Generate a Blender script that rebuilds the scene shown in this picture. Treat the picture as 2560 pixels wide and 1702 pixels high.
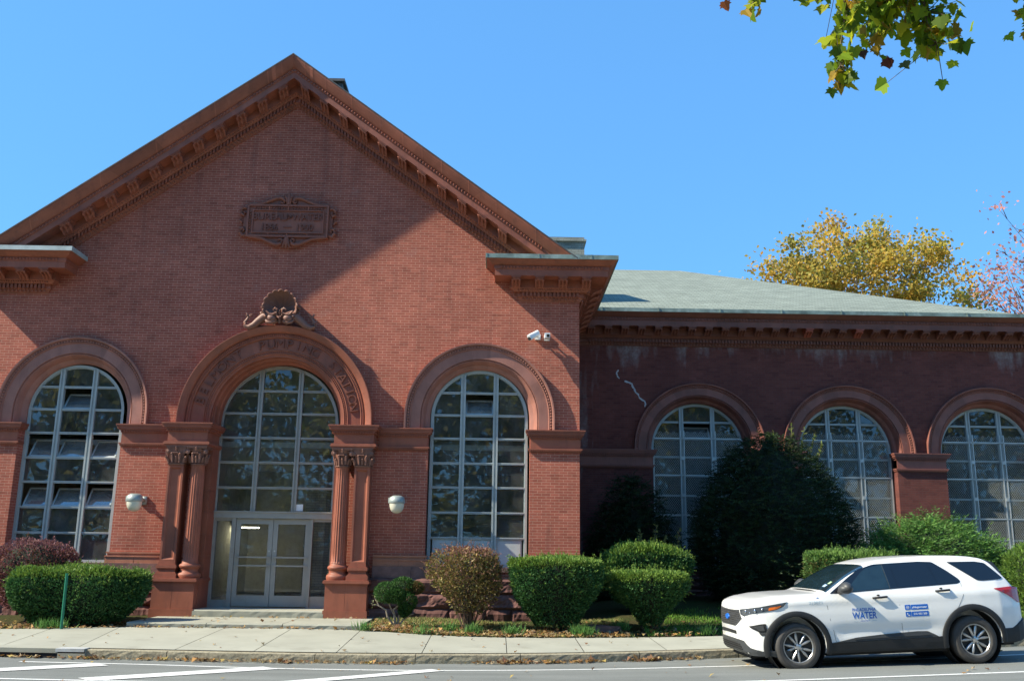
import bpy, bmesh, math, random
import numpy as np
from mathutils import Vector, Matrix, geometry

for o in list(bpy.data.objects):
    bpy.data.objects.remove(o, do_unlink=True)
SC = bpy.context.scene
COL = SC.collection
PI = math.pi
random.seed(7)

# ------------------------------------------------------------------ camera
cam_d = bpy.data.cameras.new('camera')
cam_d.sensor_width = 36.0
cam_d.lens = 2342.71 / 2560 * 36.0
cam_d.clip_end = 3000
cam = bpy.data.objects.new('camera', cam_d)
COL.objects.link(cam)
_p, _r, _y = .2226994, .01321047, .01238848
_R = Vector((math.cos(_y), -math.sin(_y), 0))
_F = Vector((math.sin(_y) * math.cos(_p), math.cos(_y) * math.cos(_p), math.sin(_p)))
_U = Vector((-math.sin(_y) * math.sin(_p), -math.cos(_y) * math.sin(_p), math.cos(_p)))
_x = _R * math.cos(_r) + _U * math.sin(_r)
_u = _U * math.cos(_r) - _R * math.sin(_r)
cam.matrix_world = Matrix(((_x.x, _u.x, -_F.x, 0), (_x.y, _u.y, -_F.y, -23), (_x.z, _u.z, -_F.z, 1.65), (0, 0, 0, 1)))
SC.camera = cam

# ------------------------------------------------------------------ light
SUN = Vector((-4.53, -1.0, 4.08)).normalized()          # towards the sun
EL = math.asin(SUN.z)
W = bpy.data.worlds.new('World')
SC.world = W
W.use_nodes = True
nt = W.node_tree
nt.nodes.clear()
sky = nt.nodes.new('ShaderNodeTexSky')
sky.sky_type = 'NISHITA'
sky.sun_disc = False
sky.sun_elevation = EL
sky.sun_rotation = math.atan2(SUN.x, SUN.y)
sky.air_density = 1.0
sky.dust_density = 0.0
sky.ozone_density = 2.6
bg = nt.nodes.new('ShaderNodeBackground')
bg.inputs['Strength'].default_value = 0.132
ow = nt.nodes.new('ShaderNodeOutputWorld')
gm = nt.nodes.new('ShaderNodeGamma')           # softens the glow round the sun
gm.inputs[1].default_value = 0.4
nt.links.new(sky.outputs[0], gm.inputs[0])
tn = nt.nodes.new('ShaderNodeMix')
tn.data_type = 'RGBA'
tn.blend_type = 'MULTIPLY'
tn.inputs[0].default_value = 1.0
tn.inputs[7].default_value = (.63, 1.50, 2.55, 1)
nt.links.new(gm.outputs[0], tn.inputs[6])
nt.links.new(tn.outputs[2], bg.inputs[0])
nt.links.new(bg.outputs[0], ow.inputs[0])
sun_d = bpy.data.lights.new('sun', 'SUN')
sun_d.energy = 5.0
sun_d.angle = math.radians(0.53)
sun_d.color = (1.0, .92, .74)
sun = bpy.data.objects.new('sun', sun_d)
sun.rotation_euler = SUN.to_track_quat('Z', 'Y').to_euler()
sun.location = (-40, -20, 40)
COL.objects.link(sun)
SC.view_settings.view_transform = 'Standard'
SC.view_settings.look = 'None'
SC.view_settings.exposure = 0.9
SC.view_settings.gamma = 1.0

# ------------------------------------------------------------------ material helpers
def new_mat(name):
    m = bpy.data.materials.new(name)
    m.use_nodes = True
    nt = m.node_tree
    nt.nodes.clear()
    return m, nt

def nd(nt, t, ins=None, **kw):
    n = nt.nodes.new(t)
    for k, v in kw.items():
        setattr(n, k, v)
    if ins:
        for k, v in ins.items():
            s = n.inputs[k]
            if hasattr(v, 'bl_rna') and isinstance(v, bpy.types.NodeSocket):
                nt.links.new(v, s)
            else:
                s.default_value = v
    return n

def col4(c):
    return (c[0], c[1], c[2], 1.0)

def mixc(nt, fac, a, b, mode='MIX'):
    n = nt.nodes.new('ShaderNodeMix')
    n.data_type = 'RGBA'
    n.blend_type = mode
    n.clamp_factor = True
    for k, v in ((0, fac), (6, a), (7, b)):
        if isinstance(v, bpy.types.NodeSocket):
            nt.links.new(v, n.inputs[k])
        elif k == 0:
            n.inputs[0].default_value = v
        else:
            n.inputs[k].default_value = col4(v)
    return n.outputs[2]

def ramp(nt, fac, stops):
    n = nt.nodes.new('ShaderNodeValToRGB')
    cr = n.color_ramp
    while len(cr.elements) > len(stops):
        cr.elements.remove(cr.elements[-1])
    while len(cr.elements) < len(stops):
        cr.elements.new(.5)
    for e, (p, c) in zip(cr.elements, stops):
        e.position = p
        e.color = col4(c) if not isinstance(c, (int, float)) else (c, c, c, 1)
    nt.links.new(fac, n.inputs[0])
    return n.outputs[0]

def out(nt, sh):
    o = nt.nodes.new('ShaderNodeOutputMaterial')
    nt.links.new(sh, o.inputs[0])

def objco(nt):
    return nt.nodes.new('ShaderNodeTexCoord').outputs['Object']

def noise(nt, co, scale, detail=4, rough=.55, dist=0):
    return nd(nt, 'ShaderNodeTexNoise', {'Vector': co, 'Scale': scale, 'Detail': detail, 'Roughness': rough, 'Distortion': dist}).outputs[0]

def bumpn(nt, h, strength, dist=.01, normal=None):
    ins = {'Height': h, 'Strength': strength, 'Distance': dist}
    if normal is not None:
        ins['Normal'] = normal
    return nd(nt, 'ShaderNodeBump', ins).outputs[0]

def math_n(nt, op, a, b=0.0, clamp=False):
    n = nt.nodes.new('ShaderNodeMath')
    n.operation = op
    n.use_clamp = clamp
    for i, v in enumerate((a, b)):
        if isinstance(v, bpy.types.NodeSocket):
            nt.links.new(v, n.inputs[i])
        else:
            n.inputs[i].default_value = v
    return n.outputs[0]

def plain(name, c, rough=.6, metal=0.0, var=.12, scale=6, bump=0.0, bscale=40, coat=0.0, spec=.5, tone=False, dirt=None):
    m, nt = new_mat(name)
    co = objco(nt)
    n1 = noise(nt, co, scale)
    lo = tuple(x * (1 - var) for x in c)
    hi = tuple(min(1, x * (1 + var)) for x in c)
    cc = ramp(nt, n1, [(.3, lo), (.7, hi)])
    if dirt:
        dn = noise(nt, co, dirt[1], 6, .65)
        cc = mixc(nt, ramp(nt, dn, [(dirt[2], 0.0), (dirt[2] + .2, dirt[3])]), cc, dirt[0])
    if tone:
        at = nd(nt, 'ShaderNodeAttribute', attribute_name='tone')
        cc = mixc(nt, 1.0, cc, at.outputs['Color'], 'MULTIPLY')
    ins = {'Base Color': cc, 'Roughness': rough, 'Metallic': metal, 'Coat Weight': coat, 'Specular IOR Level': spec}
    b = nd(nt, 'ShaderNodeBsdfPrincipled', ins)
    if bump:
        nt.links.new(bumpn(nt, noise(nt, co, bscale, 5, .6), bump), b.inputs['Normal'])
    out(nt, b.outputs[0])
    return m

def brick_mat(name, c1, c2, mortar, stain=None):
    m, nt = new_mat(name)
    co = objco(nt)
    s = nd(nt, 'ShaderNodeSeparateXYZ', {0: co})
    u = math_n(nt, 'ADD', s.outputs[0], s.outputs[1])
    cv = nd(nt, 'ShaderNodeCombineXYZ', {0: u, 1: s.outputs[2]}).outputs[0]
    b = nd(nt, 'ShaderNodeTexBrick', {'Vector': cv, 'Color1': col4(c1), 'Color2': col4(c2), 'Mortar': col4(mortar), 'Scale': 1.0,
                                      'Mortar Size': .0042, 'Mortar Smooth': .2, 'Bias': -.1, 'Brick Width': .211, 'Row Height': .0667}, offset=.5)
    n1 = noise(nt, co, .55, 5, .6)
    n2 = noise(nt, co, 3.3, 4, .6)
    cc = mixc(nt, 1.0, b.outputs[0], ramp(nt, n1, [(.3, .80), (.72, 1.12)]), 'MULTIPLY')
    cc = mixc(nt, 1.0, cc, ramp(nt, n2, [(.3, .88), (.7, 1.08)]), 'MULTIPLY')
    # single odd bricks: a coarse cell noise on brick cells
    wn = nd(nt, 'ShaderNodeTexWhiteNoise', {'Vector': nd(nt, 'ShaderNodeVectorMath', {0: nd(nt, 'ShaderNodeVectorMath', {0: cv, 1: (1 / .211, 1 / .0667, 1)}, operation='MULTIPLY').outputs[0]}, operation='FLOOR').outputs[0]}, noise_dimensions='2D').outputs[0]
    cc = mixc(nt, 1.0, cc, ramp(nt, wn, [(0, .82), (.12, .97), (.9, 1.03), (1, 1.15)]), 'MULTIPLY')
    if stain:
        # pale efflorescence under the cornice and beside the main block, streaked downwards
        mp = nd(nt, 'ShaderNodeMapping', {'Vector': co, 'Scale': (1.6, 1, .32)}).outputs[0]
        sn = noise(nt, mp, 1.1, 6, .62)
        fall = nd(nt, 'ShaderNodeMapRange', {'Value': s.outputs[2], 'From Min': 6.2, 'From Max': 7.9, 'To Min': -.30, 'To Max': .12}).outputs[0]
        side = nd(nt, 'ShaderNodeMapRange', {'Value': s.outputs[0], 'From Min': 4.3, 'From Max': 2.2, 'To Min': -.30, 'To Max': .09}).outputs[0]
        f = math_n(nt, 'ADD', sn, math_n(nt, 'MAXIMUM', fall, side))
        f = ramp(nt, f, [(.55, 0.0), (.72, .62)])
        fine = ramp(nt, noise(nt, co, 9, 5, .7), [(.35, .25), (.65, 1.0)])
        cc = mixc(nt, math_n(nt, 'MULTIPLY', f, fine), cc, (.42, .40, .39))
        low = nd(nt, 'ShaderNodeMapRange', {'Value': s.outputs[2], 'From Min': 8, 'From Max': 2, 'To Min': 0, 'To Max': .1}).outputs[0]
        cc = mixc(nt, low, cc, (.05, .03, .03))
    else:
        # soot streaks
        mp = nd(nt, 'ShaderNodeMapping', {'Vector': co, 'Scale': (2.2, 1, .25)}).outputs[0]
        sn = noise(nt, mp, 1.2, 5, .6)
        cc = mixc(nt, ramp(nt, sn, [(.56, 0.0), (.8, .45)]), cc, (.11, .05, .045))
        gn = noise(nt, co, 1.9, 5, .62)
        cc = mixc(nt, ramp(nt, gn, [(.6, 0.0), (.78, .28)]), cc, (.34, .24, .21))
    bs = nd(nt, 'ShaderNodeBsdfPrincipled', {'Base Color': cc, 'Roughness': .85, 'Specular IOR Level': .25})
    h = math_n(nt, 'SUBTRACT', math_n(nt, 'MULTIPLY', noise(nt, co, 110, 3, .7), 1.3), math_n(nt, 'MULTIPLY', b.outputs[1], .5))
    nt.links.new(bumpn(nt, h, .9, .012), bs.inputs['Normal'])
    out(nt, bs.outputs[0])
    return m

def terra_mat(name, c, dark=.5):
    m, nt = new_mat(name)
    co = objco(nt)
    cc = ramp(nt, noise(nt, co, 2.4, 5, .6), [(.25, tuple(x * .78 for x in c)), (.75, tuple(x * 1.14 for x in c))])
    at = nd(nt, 'ShaderNodeAttribute', attribute_name='tone')
    cc = mixc(nt, 1.0, cc, at.outputs['Color'], 'MULTIPLY')
    mp = nd(nt, 'ShaderNodeMapping', {'Vector': co, 'Scale': (3.2, 3.2, .6)}).outputs[0]
    cc = mixc(nt, ramp(nt, noise(nt, mp, 1.6, 6, .65), [(.52, 0.0), (.78, dark)]), cc, (.07, .035, .03))
    cc = mixc(nt, ramp(nt, noise(nt, co, 6, 6, .7), [(.62, 0.0), (.75, .25)]), cc, (.42, .30, .26))
    bs = nd(nt, 'ShaderNodeBsdfPrincipled', {'Base Color': cc, 'Roughness': .55, 'Specular IOR Level': .4})
    nt.links.new(bumpn(nt, noise(nt, co, 70, 4, .6), .45, .008), bs.inputs['Normal'])
    out(nt, bs.outputs[0])
    return m

def glass_mat(name, tint=(.72, .77, .75), refl=1.0, wave=.05, ior=1.5, dustc=(.05, .24)):
    m, nt = new_mat(name)
    co = objco(nt)
    bn = bumpn(nt, noise(nt, co, 1.4, 2, .5), wave, .1)
    fr = nd(nt, 'ShaderNodeFresnel', {'IOR': ior, 'Normal': bn}).outputs[0]
    fr = math_n(nt, 'MULTIPLY', fr, refl, True)
    tr = nd(nt, 'ShaderNodeBsdfTransparent', {'Color': col4(tint)})
    gl = nd(nt, 'ShaderNodeBsdfGlossy', {'Color': (.92, .95, .96, 1), 'Roughness': .015, 'Normal': bn})
    mx = nd(nt, 'ShaderNodeMixShader', {0: fr, 1: tr.outputs[0], 2: gl.outputs[0]})
    dd = nd(nt, 'ShaderNodeBsdfDiffuse', {'Color': (.34, .37, .37, 1)})
    dust_haze = ramp(nt, noise(nt, co, 2.2, 6, .7), [(.35, dustc[0]), (.75, dustc[1])])  # dust plus a pale haze painted in to brighten the panes
    mx2 = nd(nt, 'ShaderNodeMixShader', {0: dust_haze, 1: mx.outputs[0], 2: dd.outputs[0]})
    out(nt, mx2.outputs[0])
    return m

def leaf_mat(name, trans=.35, gloss=.25):
    m, nt = new_mat(name)
    at = nd(nt, 'ShaderNodeAttribute', attribute_name='col')
    b = nd(nt, 'ShaderNodeBsdfPrincipled', {'Base Color': at.outputs['Color'], 'Roughness': .55, 'Specular IOR Level': gloss})
    t = nd(nt, 'ShaderNodeBsdfTranslucent', {'Color': at.outputs['Color']})
    mx = nd(nt, 'ShaderNodeMixShader', {0: trans, 1: b.outputs[0], 2: t.outputs[0]})
    out(nt, mx.outputs[0])
    return m

M = {}
M['brick'] = brick_mat('red_brick', (.46, .130, .084), (.385, .103, .068), (.66, .38, .27))
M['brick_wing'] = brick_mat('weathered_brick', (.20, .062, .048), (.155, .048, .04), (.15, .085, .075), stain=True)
M['terra'] = terra_mat('terracotta', (.30, .094, .054))
M['terra_pale'] = terra_mat('pale_terracotta', (.36, .155, .115), .35)
M['terra_old'] = terra_mat('sooty_terracotta', (.22, .10, .07), .6)
M['stone'] = plain('brown_stone', (.20, .115, .10), .85, var=.25, scale=5, bump=.5, bscale=25, spec=.2, tone=True)
M['rock'] = plain('rough_brownstone', (.17, .085, .072), .9, var=.3, scale=4, bump=.5, bscale=18, spec=.15, tone=True)
M['conc'] = plain('concrete', (.32, .315, .255), .9, var=.10, scale=1.4, bump=.25, bscale=60, spec=.2, dirt=((.20, .19, .15), 1.1, .55, .35))
M['granite'] = plain('granite', (.30, .265, .185), .9, var=.3, scale=22, bump=.8, bscale=30, spec=.2, dirt=((.12, .10, .07), 3, .5, .5))
M['frame'] = plain('painted_metal', (.38, .42, .41), .45, var=.10, scale=3, spec=.5, dirt=((.22, .22, .2), 3, .58, .4))
M['door_metal'] = plain('door_aluminium', (.34, .335, .31), .42, .25, var=.08, scale=3, dirt=((.20, .17, .13), 2.5, .55, .5))
M['sash'] = plain('sash_metal', (.42, .46, .46), .45, var=.08)
M['panel'] = plain('grey_panel', (.46, .50, .50), .55, var=.08, scale=2, dirt=((.3, .3, .28), 4, .6, .4))
M['glass'] = glass_mat('window_glass', refl=2.6, wave=.012)
M['glass_sky'] = glass_mat('sash_glass', (.5, .56, .58), 8.0, .03, dustc=(.25, .55))
M['glass_door'] = glass_mat('door_glass', (.7, .72, .7), 1.1, .01)
M['copper'] = plain('green_copper', (.19, .25, .22), .6, .2, var=.45, scale=2.6, dirt=((.38, .46, .42), 5, .52, .7))
M['copper_pale'] = plain('pale_copper', (.40, .45, .43), .5, .2, var=.2, scale=2.6, dirt=((.5, .55, .52), 5, .52, .7))
M['lead'] = plain('dark_flashing', (.09, .085, .08), .6, .2, var=.3)
M['shingle'] = None
M['screen'] = plain('galvanised_wire', (.55, .57, .55), .45, .5, var=.1)
M['dark'] = plain('dark_void', (.015, .015, .015), .9)
M['white'] = plain('white_plastic', (.75, .76, .76), .4, var=.03)
M['globe'] = plain('milky_globe', (.62, .60, .48), .25, var=.06, coat=.4)
M['lampmetal'] = plain('weathered_grey_metal', (.30, .34, .32), .5, .3, var=.15)
M['green_post'] = plain('green_paint', (.01, .16, .085), .45, var=.1)
M['bark'] = plain('brown_bark', (.12, .085, .06), .9, var=.35, scale=12, bump=.6, bscale=22)
M['bark_pale'] = plain('pale_bark', (.42, .40, .35), .85, var=.35, scale=4, bump=.3)
M['twig'] = plain('dry_twig', (.30, .25, .19), .9, var=.3, scale=12)
M['leaf'] = leaf_mat('leaf', .25)
M['leaf_thin'] = leaf_mat('thin_leaf', .5)
M['dry'] = leaf_mat('dry_leaf', .2)
M['inner'] = plain('inner_foliage', (.016, .022, .012), .95, var=.5, scale=14)  # near-black fill for the added plant cores, inner shade put into the colour
M['tile'] = brick_mat('cream_glazed_brick', (.52, .49, .36), (.47, .44, .32), (.16, .15, .12))
M['int_floor'] = plain('floor', (.10, .09, .08), .6)
M['int_wall'] = plain('plaster', (.62, .60, .44), .8)
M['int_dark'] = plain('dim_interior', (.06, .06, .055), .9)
M['ceiling'] = plain('ceiling_board', (.8, .81, .76), .8)

def shingle():
    m, nt = new_mat('grey_shingle')
    co = objco(nt)
    s = nd(nt, 'ShaderNodeSeparateXYZ', {0: co})
    cv = nd(nt, 'ShaderNodeCombineXYZ', {0: s.outputs[0], 1: s.outputs[1]}).outputs[0]
    b = nd(nt, 'ShaderNodeTexBrick', {'Vector': cv, 'Color1': (.27, .305, .255, 1), 'Color2': (.215, .245, .205, 1), 'Mortar': (.12, .13, .11, 1), 'Scale': 1.0,
                                      'Mortar Size': .012, 'Mortar Smooth': .3, 'Brick Width': .30, 'Row Height': .145}, offset=.5)
    w = nd(nt, 'ShaderNodeMapping', {'Vector': co, 'Scale': (.5, 1.8, 1)}).outputs[0]
    cc = mixc(nt, 1.0, b.outputs[0], ramp(nt, noise(nt, w, 1.3, 6, .6, 1.5), [(.3, .78), (.7, 1.12)]), 'MULTIPLY')
    cc = mixc(nt, 1.0, cc, ramp(nt, noise(nt, co, 30, 3, .6), [(.3, .85), (.7, 1.1)]), 'MULTIPLY')
    bs = nd(nt, 'ShaderNodeBsdfPrincipled', {'Base Color': cc, 'Roughness': .9, 'Specular IOR Level': .2})
    nt.links.new(bumpn(nt, math_n(nt, 'SUBTRACT', noise(nt, co, 20), b.outputs[1]), .5, .01), bs.inputs['Normal'])
    out(nt, bs.outputs[0])
    return m
M['shingle'] = shingle()

def asphalt():
    m, nt = new_mat('asphalt')
    co = objco(nt)
    cc = ramp(nt, noise(nt, co, .5, 5, .6), [(.3, (.148, .155, .143)), (.7, (.185, .192, .178))])
    sp = noise(nt, co, 90, 2, .7)
    cc = mixc(nt, 1.0, cc, ramp(nt, sp, [(.3, .75), (.7, 1.3)]), 'MULTIPLY')
    st = nd(nt, 'ShaderNodeMapping', {'Vector': co, 'Scale': (.25, 2.0, 1)}).outputs[0]
    cc = mixc(nt, 1.0, cc, ramp(nt, noise(nt, st, 1.0, 4), [(.35, .86), (.7, 1.1)]), 'MULTIPLY')
    bs = nd(nt, 'ShaderNodeBsdfPrincipled', {'Base Color': cc, 'Roughness': .88, 'Specular IOR Level': .3})
    nt.links.new(bumpn(nt, noise(nt, co, 120, 3, .7), .5, .005), bs.inputs['Normal'])
    out(nt, bs.outputs[0])
    return m
M['asphalt'] = asphalt()

def roadpaint():
    m, nt = new_mat('worn_road_paint')
    co = objco(nt)
    w = noise(nt, co, 14, 6, .7)
    cc = ramp(nt, w, [(.30, (.24, .24, .23)), (.42, (.62, .62, .59)), (.8, (.70, .70, .68))])
    bs = nd(nt, 'ShaderNodeBsdfPrincipled', {'Base Color': cc, 'Roughness': .7})
    out(nt, bs.outputs[0])
    return m
M['paint'] = roadpaint()

def soil():
    m, nt = new_mat('soil_and_turf')
    co = objco(nt)
    cc = ramp(nt, noise(nt, co, 1.2, 6, .65), [(.3, (.055, .04, .022)), (.5, (.05, .05, .018)), (.7, (.035, .06, .015))])
    cc = mixc(nt, 1.0, cc, ramp(nt, noise(nt, co, 24, 5, .7), [(.3, .6), (.7, 1.4)]), 'MULTIPLY')
    bs = nd(nt, 'ShaderNodeBsdfPrincipled', {'Base Color': cc, 'Roughness': .95, 'Specular IOR Level': .1})
    nt.links.new(bumpn(nt, noise(nt, co, 25, 5, .7), .9, .04), bs.inputs['Normal'])
    out(nt, bs.outputs[0])
    return m
M['soil'] = soil()

# ------------------------------------------------------------------ object helpers
class MB:
    def __init__(s):
        s.v, s.f, s.t, s.m = [], [], [], []
    def add(s, vs, fs, tone=1.0, mi=0):
        o = len(s.v)
        s.v += [tuple(v) for v in vs]
        for f in fs:
            s.f.append(tuple(i + o for i in f))
            s.t.append(tone)
            s.m.append(mi)
        return s
    def box(s, x0, x1, y0, y1, z0, z1, tone=1.0, mi=0):
        v = [(x0, y0, z0), (x1, y0, z0), (x1, y1, z0), (x0, y1, z0), (x0, y0, z1), (x1, y0, z1), (x1, y1, z1), (x0, y1, z1)]
        return s.add(v, [(0, 3, 2, 1), (4, 5, 6, 7), (0, 1, 5, 4), (1, 2, 6, 5), (2, 3, 7, 6), (3, 0, 4, 7)], tone, mi)
    def quad(s, a, b, c, d, tone=1.0, mi=0):
        return s.add([a, b, c, d], [(0, 1, 2, 3)], tone, mi)
    def lathe(s, cx, cy, prof, n=32, a0=0, a1=2 * PI, mod=None, tone=1.0, mi=0):
        full = abs(a1 - a0 - 2 * PI) < 1e-6
        k = n if full else n + 1
        vs, fs = [], []
        for (r, z) in prof:
            for i in range(k):
                a = a0 + (a1 - a0) * i / n
                rr = r * (mod(a, z) if mod else 1)
                vs.append((cx + rr * math.cos(a), cy + rr * math.sin(a), z))
        for j in range(len(prof) - 1):
            for i in range(n):
                i2 = (i + 1) % k
                fs.append((j * k + i, j * k + i2, (j + 1) * k + i2, (j + 1) * k + i))
        return s.add(vs, fs, tone, mi)
    def tube(s, pts, rads, n=8, tone=1.0, mi=0, cap=True):
        pts = [Vector(p) for p in pts]
        if not hasattr(rads, '__len__'):
            rads = [rads] * len(pts)
        vs, fs = [], []
        up = Vector((0.13, 0.31, .94))
        for i, p in enumerate(pts):
            d = (pts[min(i + 1, len(pts) - 1)] - pts[max(i - 1, 0)])
            if d.length < 1e-9:
                d = Vector((0, 0, 1))
            d.normalize()
            a = d.cross(up)
            if a.length < .05:
                a = d.cross(Vector((1, 0, 0)))
            a.normalize()
            b = d.cross(a)
            for k in range(n):
                t = 2 * PI * k / n
                vs.append(p + (a * math.cos(t) + b * math.sin(t)) * rads[i])
        for i in range(len(pts) - 1):
            for k in range(n):
                k2 = (k + 1) % n
                fs.append((i * n + k, i * n + k2, (i + 1) * n + k2, (i + 1) * n + k))
        if cap:
            fs.append(tuple(range(n))[::-1])
            fs.append(tuple((len(pts) - 1) * n + k for k in range(n)))
        return s.add(vs, fs, tone, mi)
    def ball(s, c, r, n=10, m=6, tone=1.0, mi=0):
        rx, ry, rz = r if hasattr(r, '__len__') else (r, r, r)
        vs, fs = [], []
        for j in range(m + 1):
            ph = -PI / 2 + PI * j / m
            for i in range(n):
                a = 2 * PI * i / n
                vs.append((c[0] + rx * math.cos(ph) * math.cos(a), c[1] + ry * math.cos(ph) * math.sin(a), c[2] + rz * math.sin(ph)))
        for j in range(m):
            for i in range(n):
                i2 = (i + 1) % n
                fs.append((j * n + i, j * n + i2, (j + 1) * n + i2, (j + 1) * n + i))
        return s.add(vs, fs, tone, mi)
    def mesh(s, name, mats, smooth=False):
        me = bpy.data.meshes.new(name)
        me.from_pydata(s.v, [], s.f)
        a = me.attributes.new('tone', 'FLOAT', 'FACE')
        a.data.foreach_set('value', np.array(s.t, dtype=np.float32))
        me.polygons.foreach_set('material_index', np.array(s.m, dtype=np.int32))
        if smooth:
            me.polygons.foreach_set('use_smooth', np.ones(len(s.f), dtype=bool))
        for m in (mats if isinstance(mats, (list, tuple)) else [mats]):
            me.materials.append(m)
        me.update()
        return me
    def build(s, name, mats, parent=None, smooth=False, label=None, sharp=None):
        me = s.mesh(name, mats, smooth)
        if sharp is not None:
            me.polygons.foreach_set('use_smooth', np.ones(len(s.f), dtype=bool))
            bm = bmesh.new()
            bm.from_mesh(me)
            bmesh.ops.remove_doubles(bm, verts=bm.verts, dist=1e-5)
            for e in bm.edges:
                if len(e.link_faces) != 2 or e.calc_face_angle(0) > sharp:
                    e.smooth = False
            bm.to_mesh(me)
            bm.free()
        return link(name, me, parent, label)

def link(name, me, parent=None, label=None):
    o = bpy.data.objects.new(name, me)
    COL.objects.link(o)
    if parent is not None:
        o.parent = parent
        if parent.type == 'EMPTY' and not parent.get('_local'):
            o.matrix_parent_inverse = Matrix.Translation(-parent.location)
    if label:
        o['label'] = label
    return o

def thing(name, label, cat, loc, group=None):
    o = bpy.data.objects.new(name, None)
    o.empty_display_size = .3
    COL.objects.link(o)
    o.location = loc
    o['label'] = label
    o['category'] = cat
    if group:
        o['group'] = group
    return o

def tag(o, label, cat, group=None, kind=None):
    o['label'] = label
    o['category'] = cat
    if group:
        o['group'] = group
    if kind:
        o['kind'] = kind
    return o

def struct(o):
    o['kind'] = 'structure'
    return o

def text_geo(s, size, extrude=0.0, offset=0.0, align='CENTER', spacing=1.0):
    cu = bpy.data.curves.new('txt', 'FONT')
    cu.body = s
    cu.size = size
    cu.extrude = extrude
    cu.offset = offset
    cu.align_x = align
    cu.space_character = spacing
    ob = bpy.data.objects.new('txt', cu)
    COL.objects.link(ob)
    bpy.context.view_layer.update()
    dg = bpy.context.evaluated_depsgraph_get()
    me = bpy.data.meshes.new_from_object(ob.evaluated_get(dg))
    vs = [v.co.copy() for v in me.vertices]
    fs = [tuple(p.vertices) for p in me.polygons]
    bpy.data.objects.remove(ob)
    bpy.data.curves.remove(cu)
    bpy.data.meshes.remove(me)
    return vs, fs

def quads_mesh(name, P, C, mat):
    """P (N,k,3) polygons, C (N,3) colours -> mesh with a per-face 'col' attribute"""
    n, k, _ = P.shape
    me = bpy.data.meshes.new(name)
    me.vertices.add(n * k)
    me.vertices.foreach_set('co', P.reshape(-1).astype(np.float32))
    me.loops.add(n * k)
    me.loops.foreach_set('vertex_index', np.arange(n * k, dtype=np.int32))
    me.polygons.add(n)
    me.polygons.foreach_set('loop_start', np.arange(0, n * k, k, dtype=np.int32))
    a = me.attributes.new('col', 'FLOAT_COLOR', 'FACE')
    cc = np.ones((n, 4), dtype=np.float32)
    cc[:, :3] = C
    a.data.foreach_set('color', cc.reshape(-1))
    me.materials.append(mat)
    me.update(calc_edges=True)
    me.validate()
    return me

# ================================================================== BUILDING
XC = -5.48
XR, XL = 1.98, -12.94
ZB = 7.88                  # underside of the entablature on the wall
SL = .735                  # slope of the gable
YW = 5.0                   # wing wall plane
XWR = 17.4
bld = thing('brick_building', 'long red brick building with a steep front gable, terracotta arches and a lower side wing', 'building', (XC, 0, 0))

def strips(mb, x0, x1, lo, hi, y, n, tone=1.0):
    xs = np.linspace(x0, x1, n + 1)
    L = lo if callable(lo) else (lambda x: lo)
    H = hi if callable(hi) else (lambda x: hi)
    for a, b in zip(xs[:-1], xs[1:]):
        mb.quad((a, y, L(a)), (b, y, L(b)), (b, y, H(b)), (a, y, H(a)), tone)

def arch_top(xc, zc, r):
    return lambda x: zc + math.sqrt(max(0, r * r - (x - xc) ** 2))

def reveal(mb, xc, half, z0, zc, y0, y1, sill=True):
    for a, b in (((xc - half, z0), (xc - half, zc)), ((xc + half, z0), (xc + half, zc))):
        mb.quad((a[0], y0, a[1]), (b[0], y0, b[1]), (b[0], y1, b[1]), (a[0], y1, a[1]))
    if sill:
        mb.quad((xc - half, y0, z0), (xc + half, y0, z0), (xc + half, y1, z0), (xc - half, y1, z0))

LX, RX = XC - 5.0, XC + 4.99
SIDE = dict(half=1.25, z0=1.22, zc=4.90)
gable = lambda x: max(13.75 - SL * abs(x - XC), 8.82)
mb = MB()
strips(mb, XL, LX - 1.42, 0, gable, 0, 2)
for X_ in (LX, RX):
    for s_ in (-1, 1):
        a_, b_ = sorted((X_ + s_ * 1.25, X_ + s_ * 1.42))
        strips(mb, a_, b_, 0, 4.58, 0, 1)
strips(mb, LX - 1.25, LX + 1.25, 0, SIDE['z0'], 0, 1)
for X_ in (LX, RX):
    strips(mb, X_ - 1.42, X_ + 1.42, (lambda X_: lambda x: max(arch_top(X_, SIDE['zc'], 1.42)(x), SIDE['zc']))(X_), gable, 0, 44)
strips(mb, LX + 1.42, XC - 1.60, 0, gable, 0, 2)
strips(mb, XC - 1.60, XC, arch_top(XC, 4.72, 1.60), gable, 0, 24)
strips(mb, XC, XC + 1.60, arch_top(XC, 4.72, 1.60), gable, 0, 24)
strips(mb, XC + 1.60, RX - 1.42, 0, gable, 0, 2)
strips(mb, RX - 1.25, RX + 1.25, 0, SIDE['z0'], 0, 1)
strips(mb, RX + 1.42, XR, 0, gable, 0, 6)
reveal(mb, LX, 1.25, SIDE['z0'], 4.60, 0, .56)
reveal(mb, RX, 1.25, SIDE['z0'], 4.60, 0, .56)
mb.quad((XR, 0, 0), (XR, 20, 0), (XR, 20, 8.82), (XR, 0, 8.82))
mb.quad((XL, 0, 0), (XL, 20, 0), (XL, 20, 8.82), (XL, 0, 8.82))
wall = mb.build('wall', M['brick'], bld)

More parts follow.
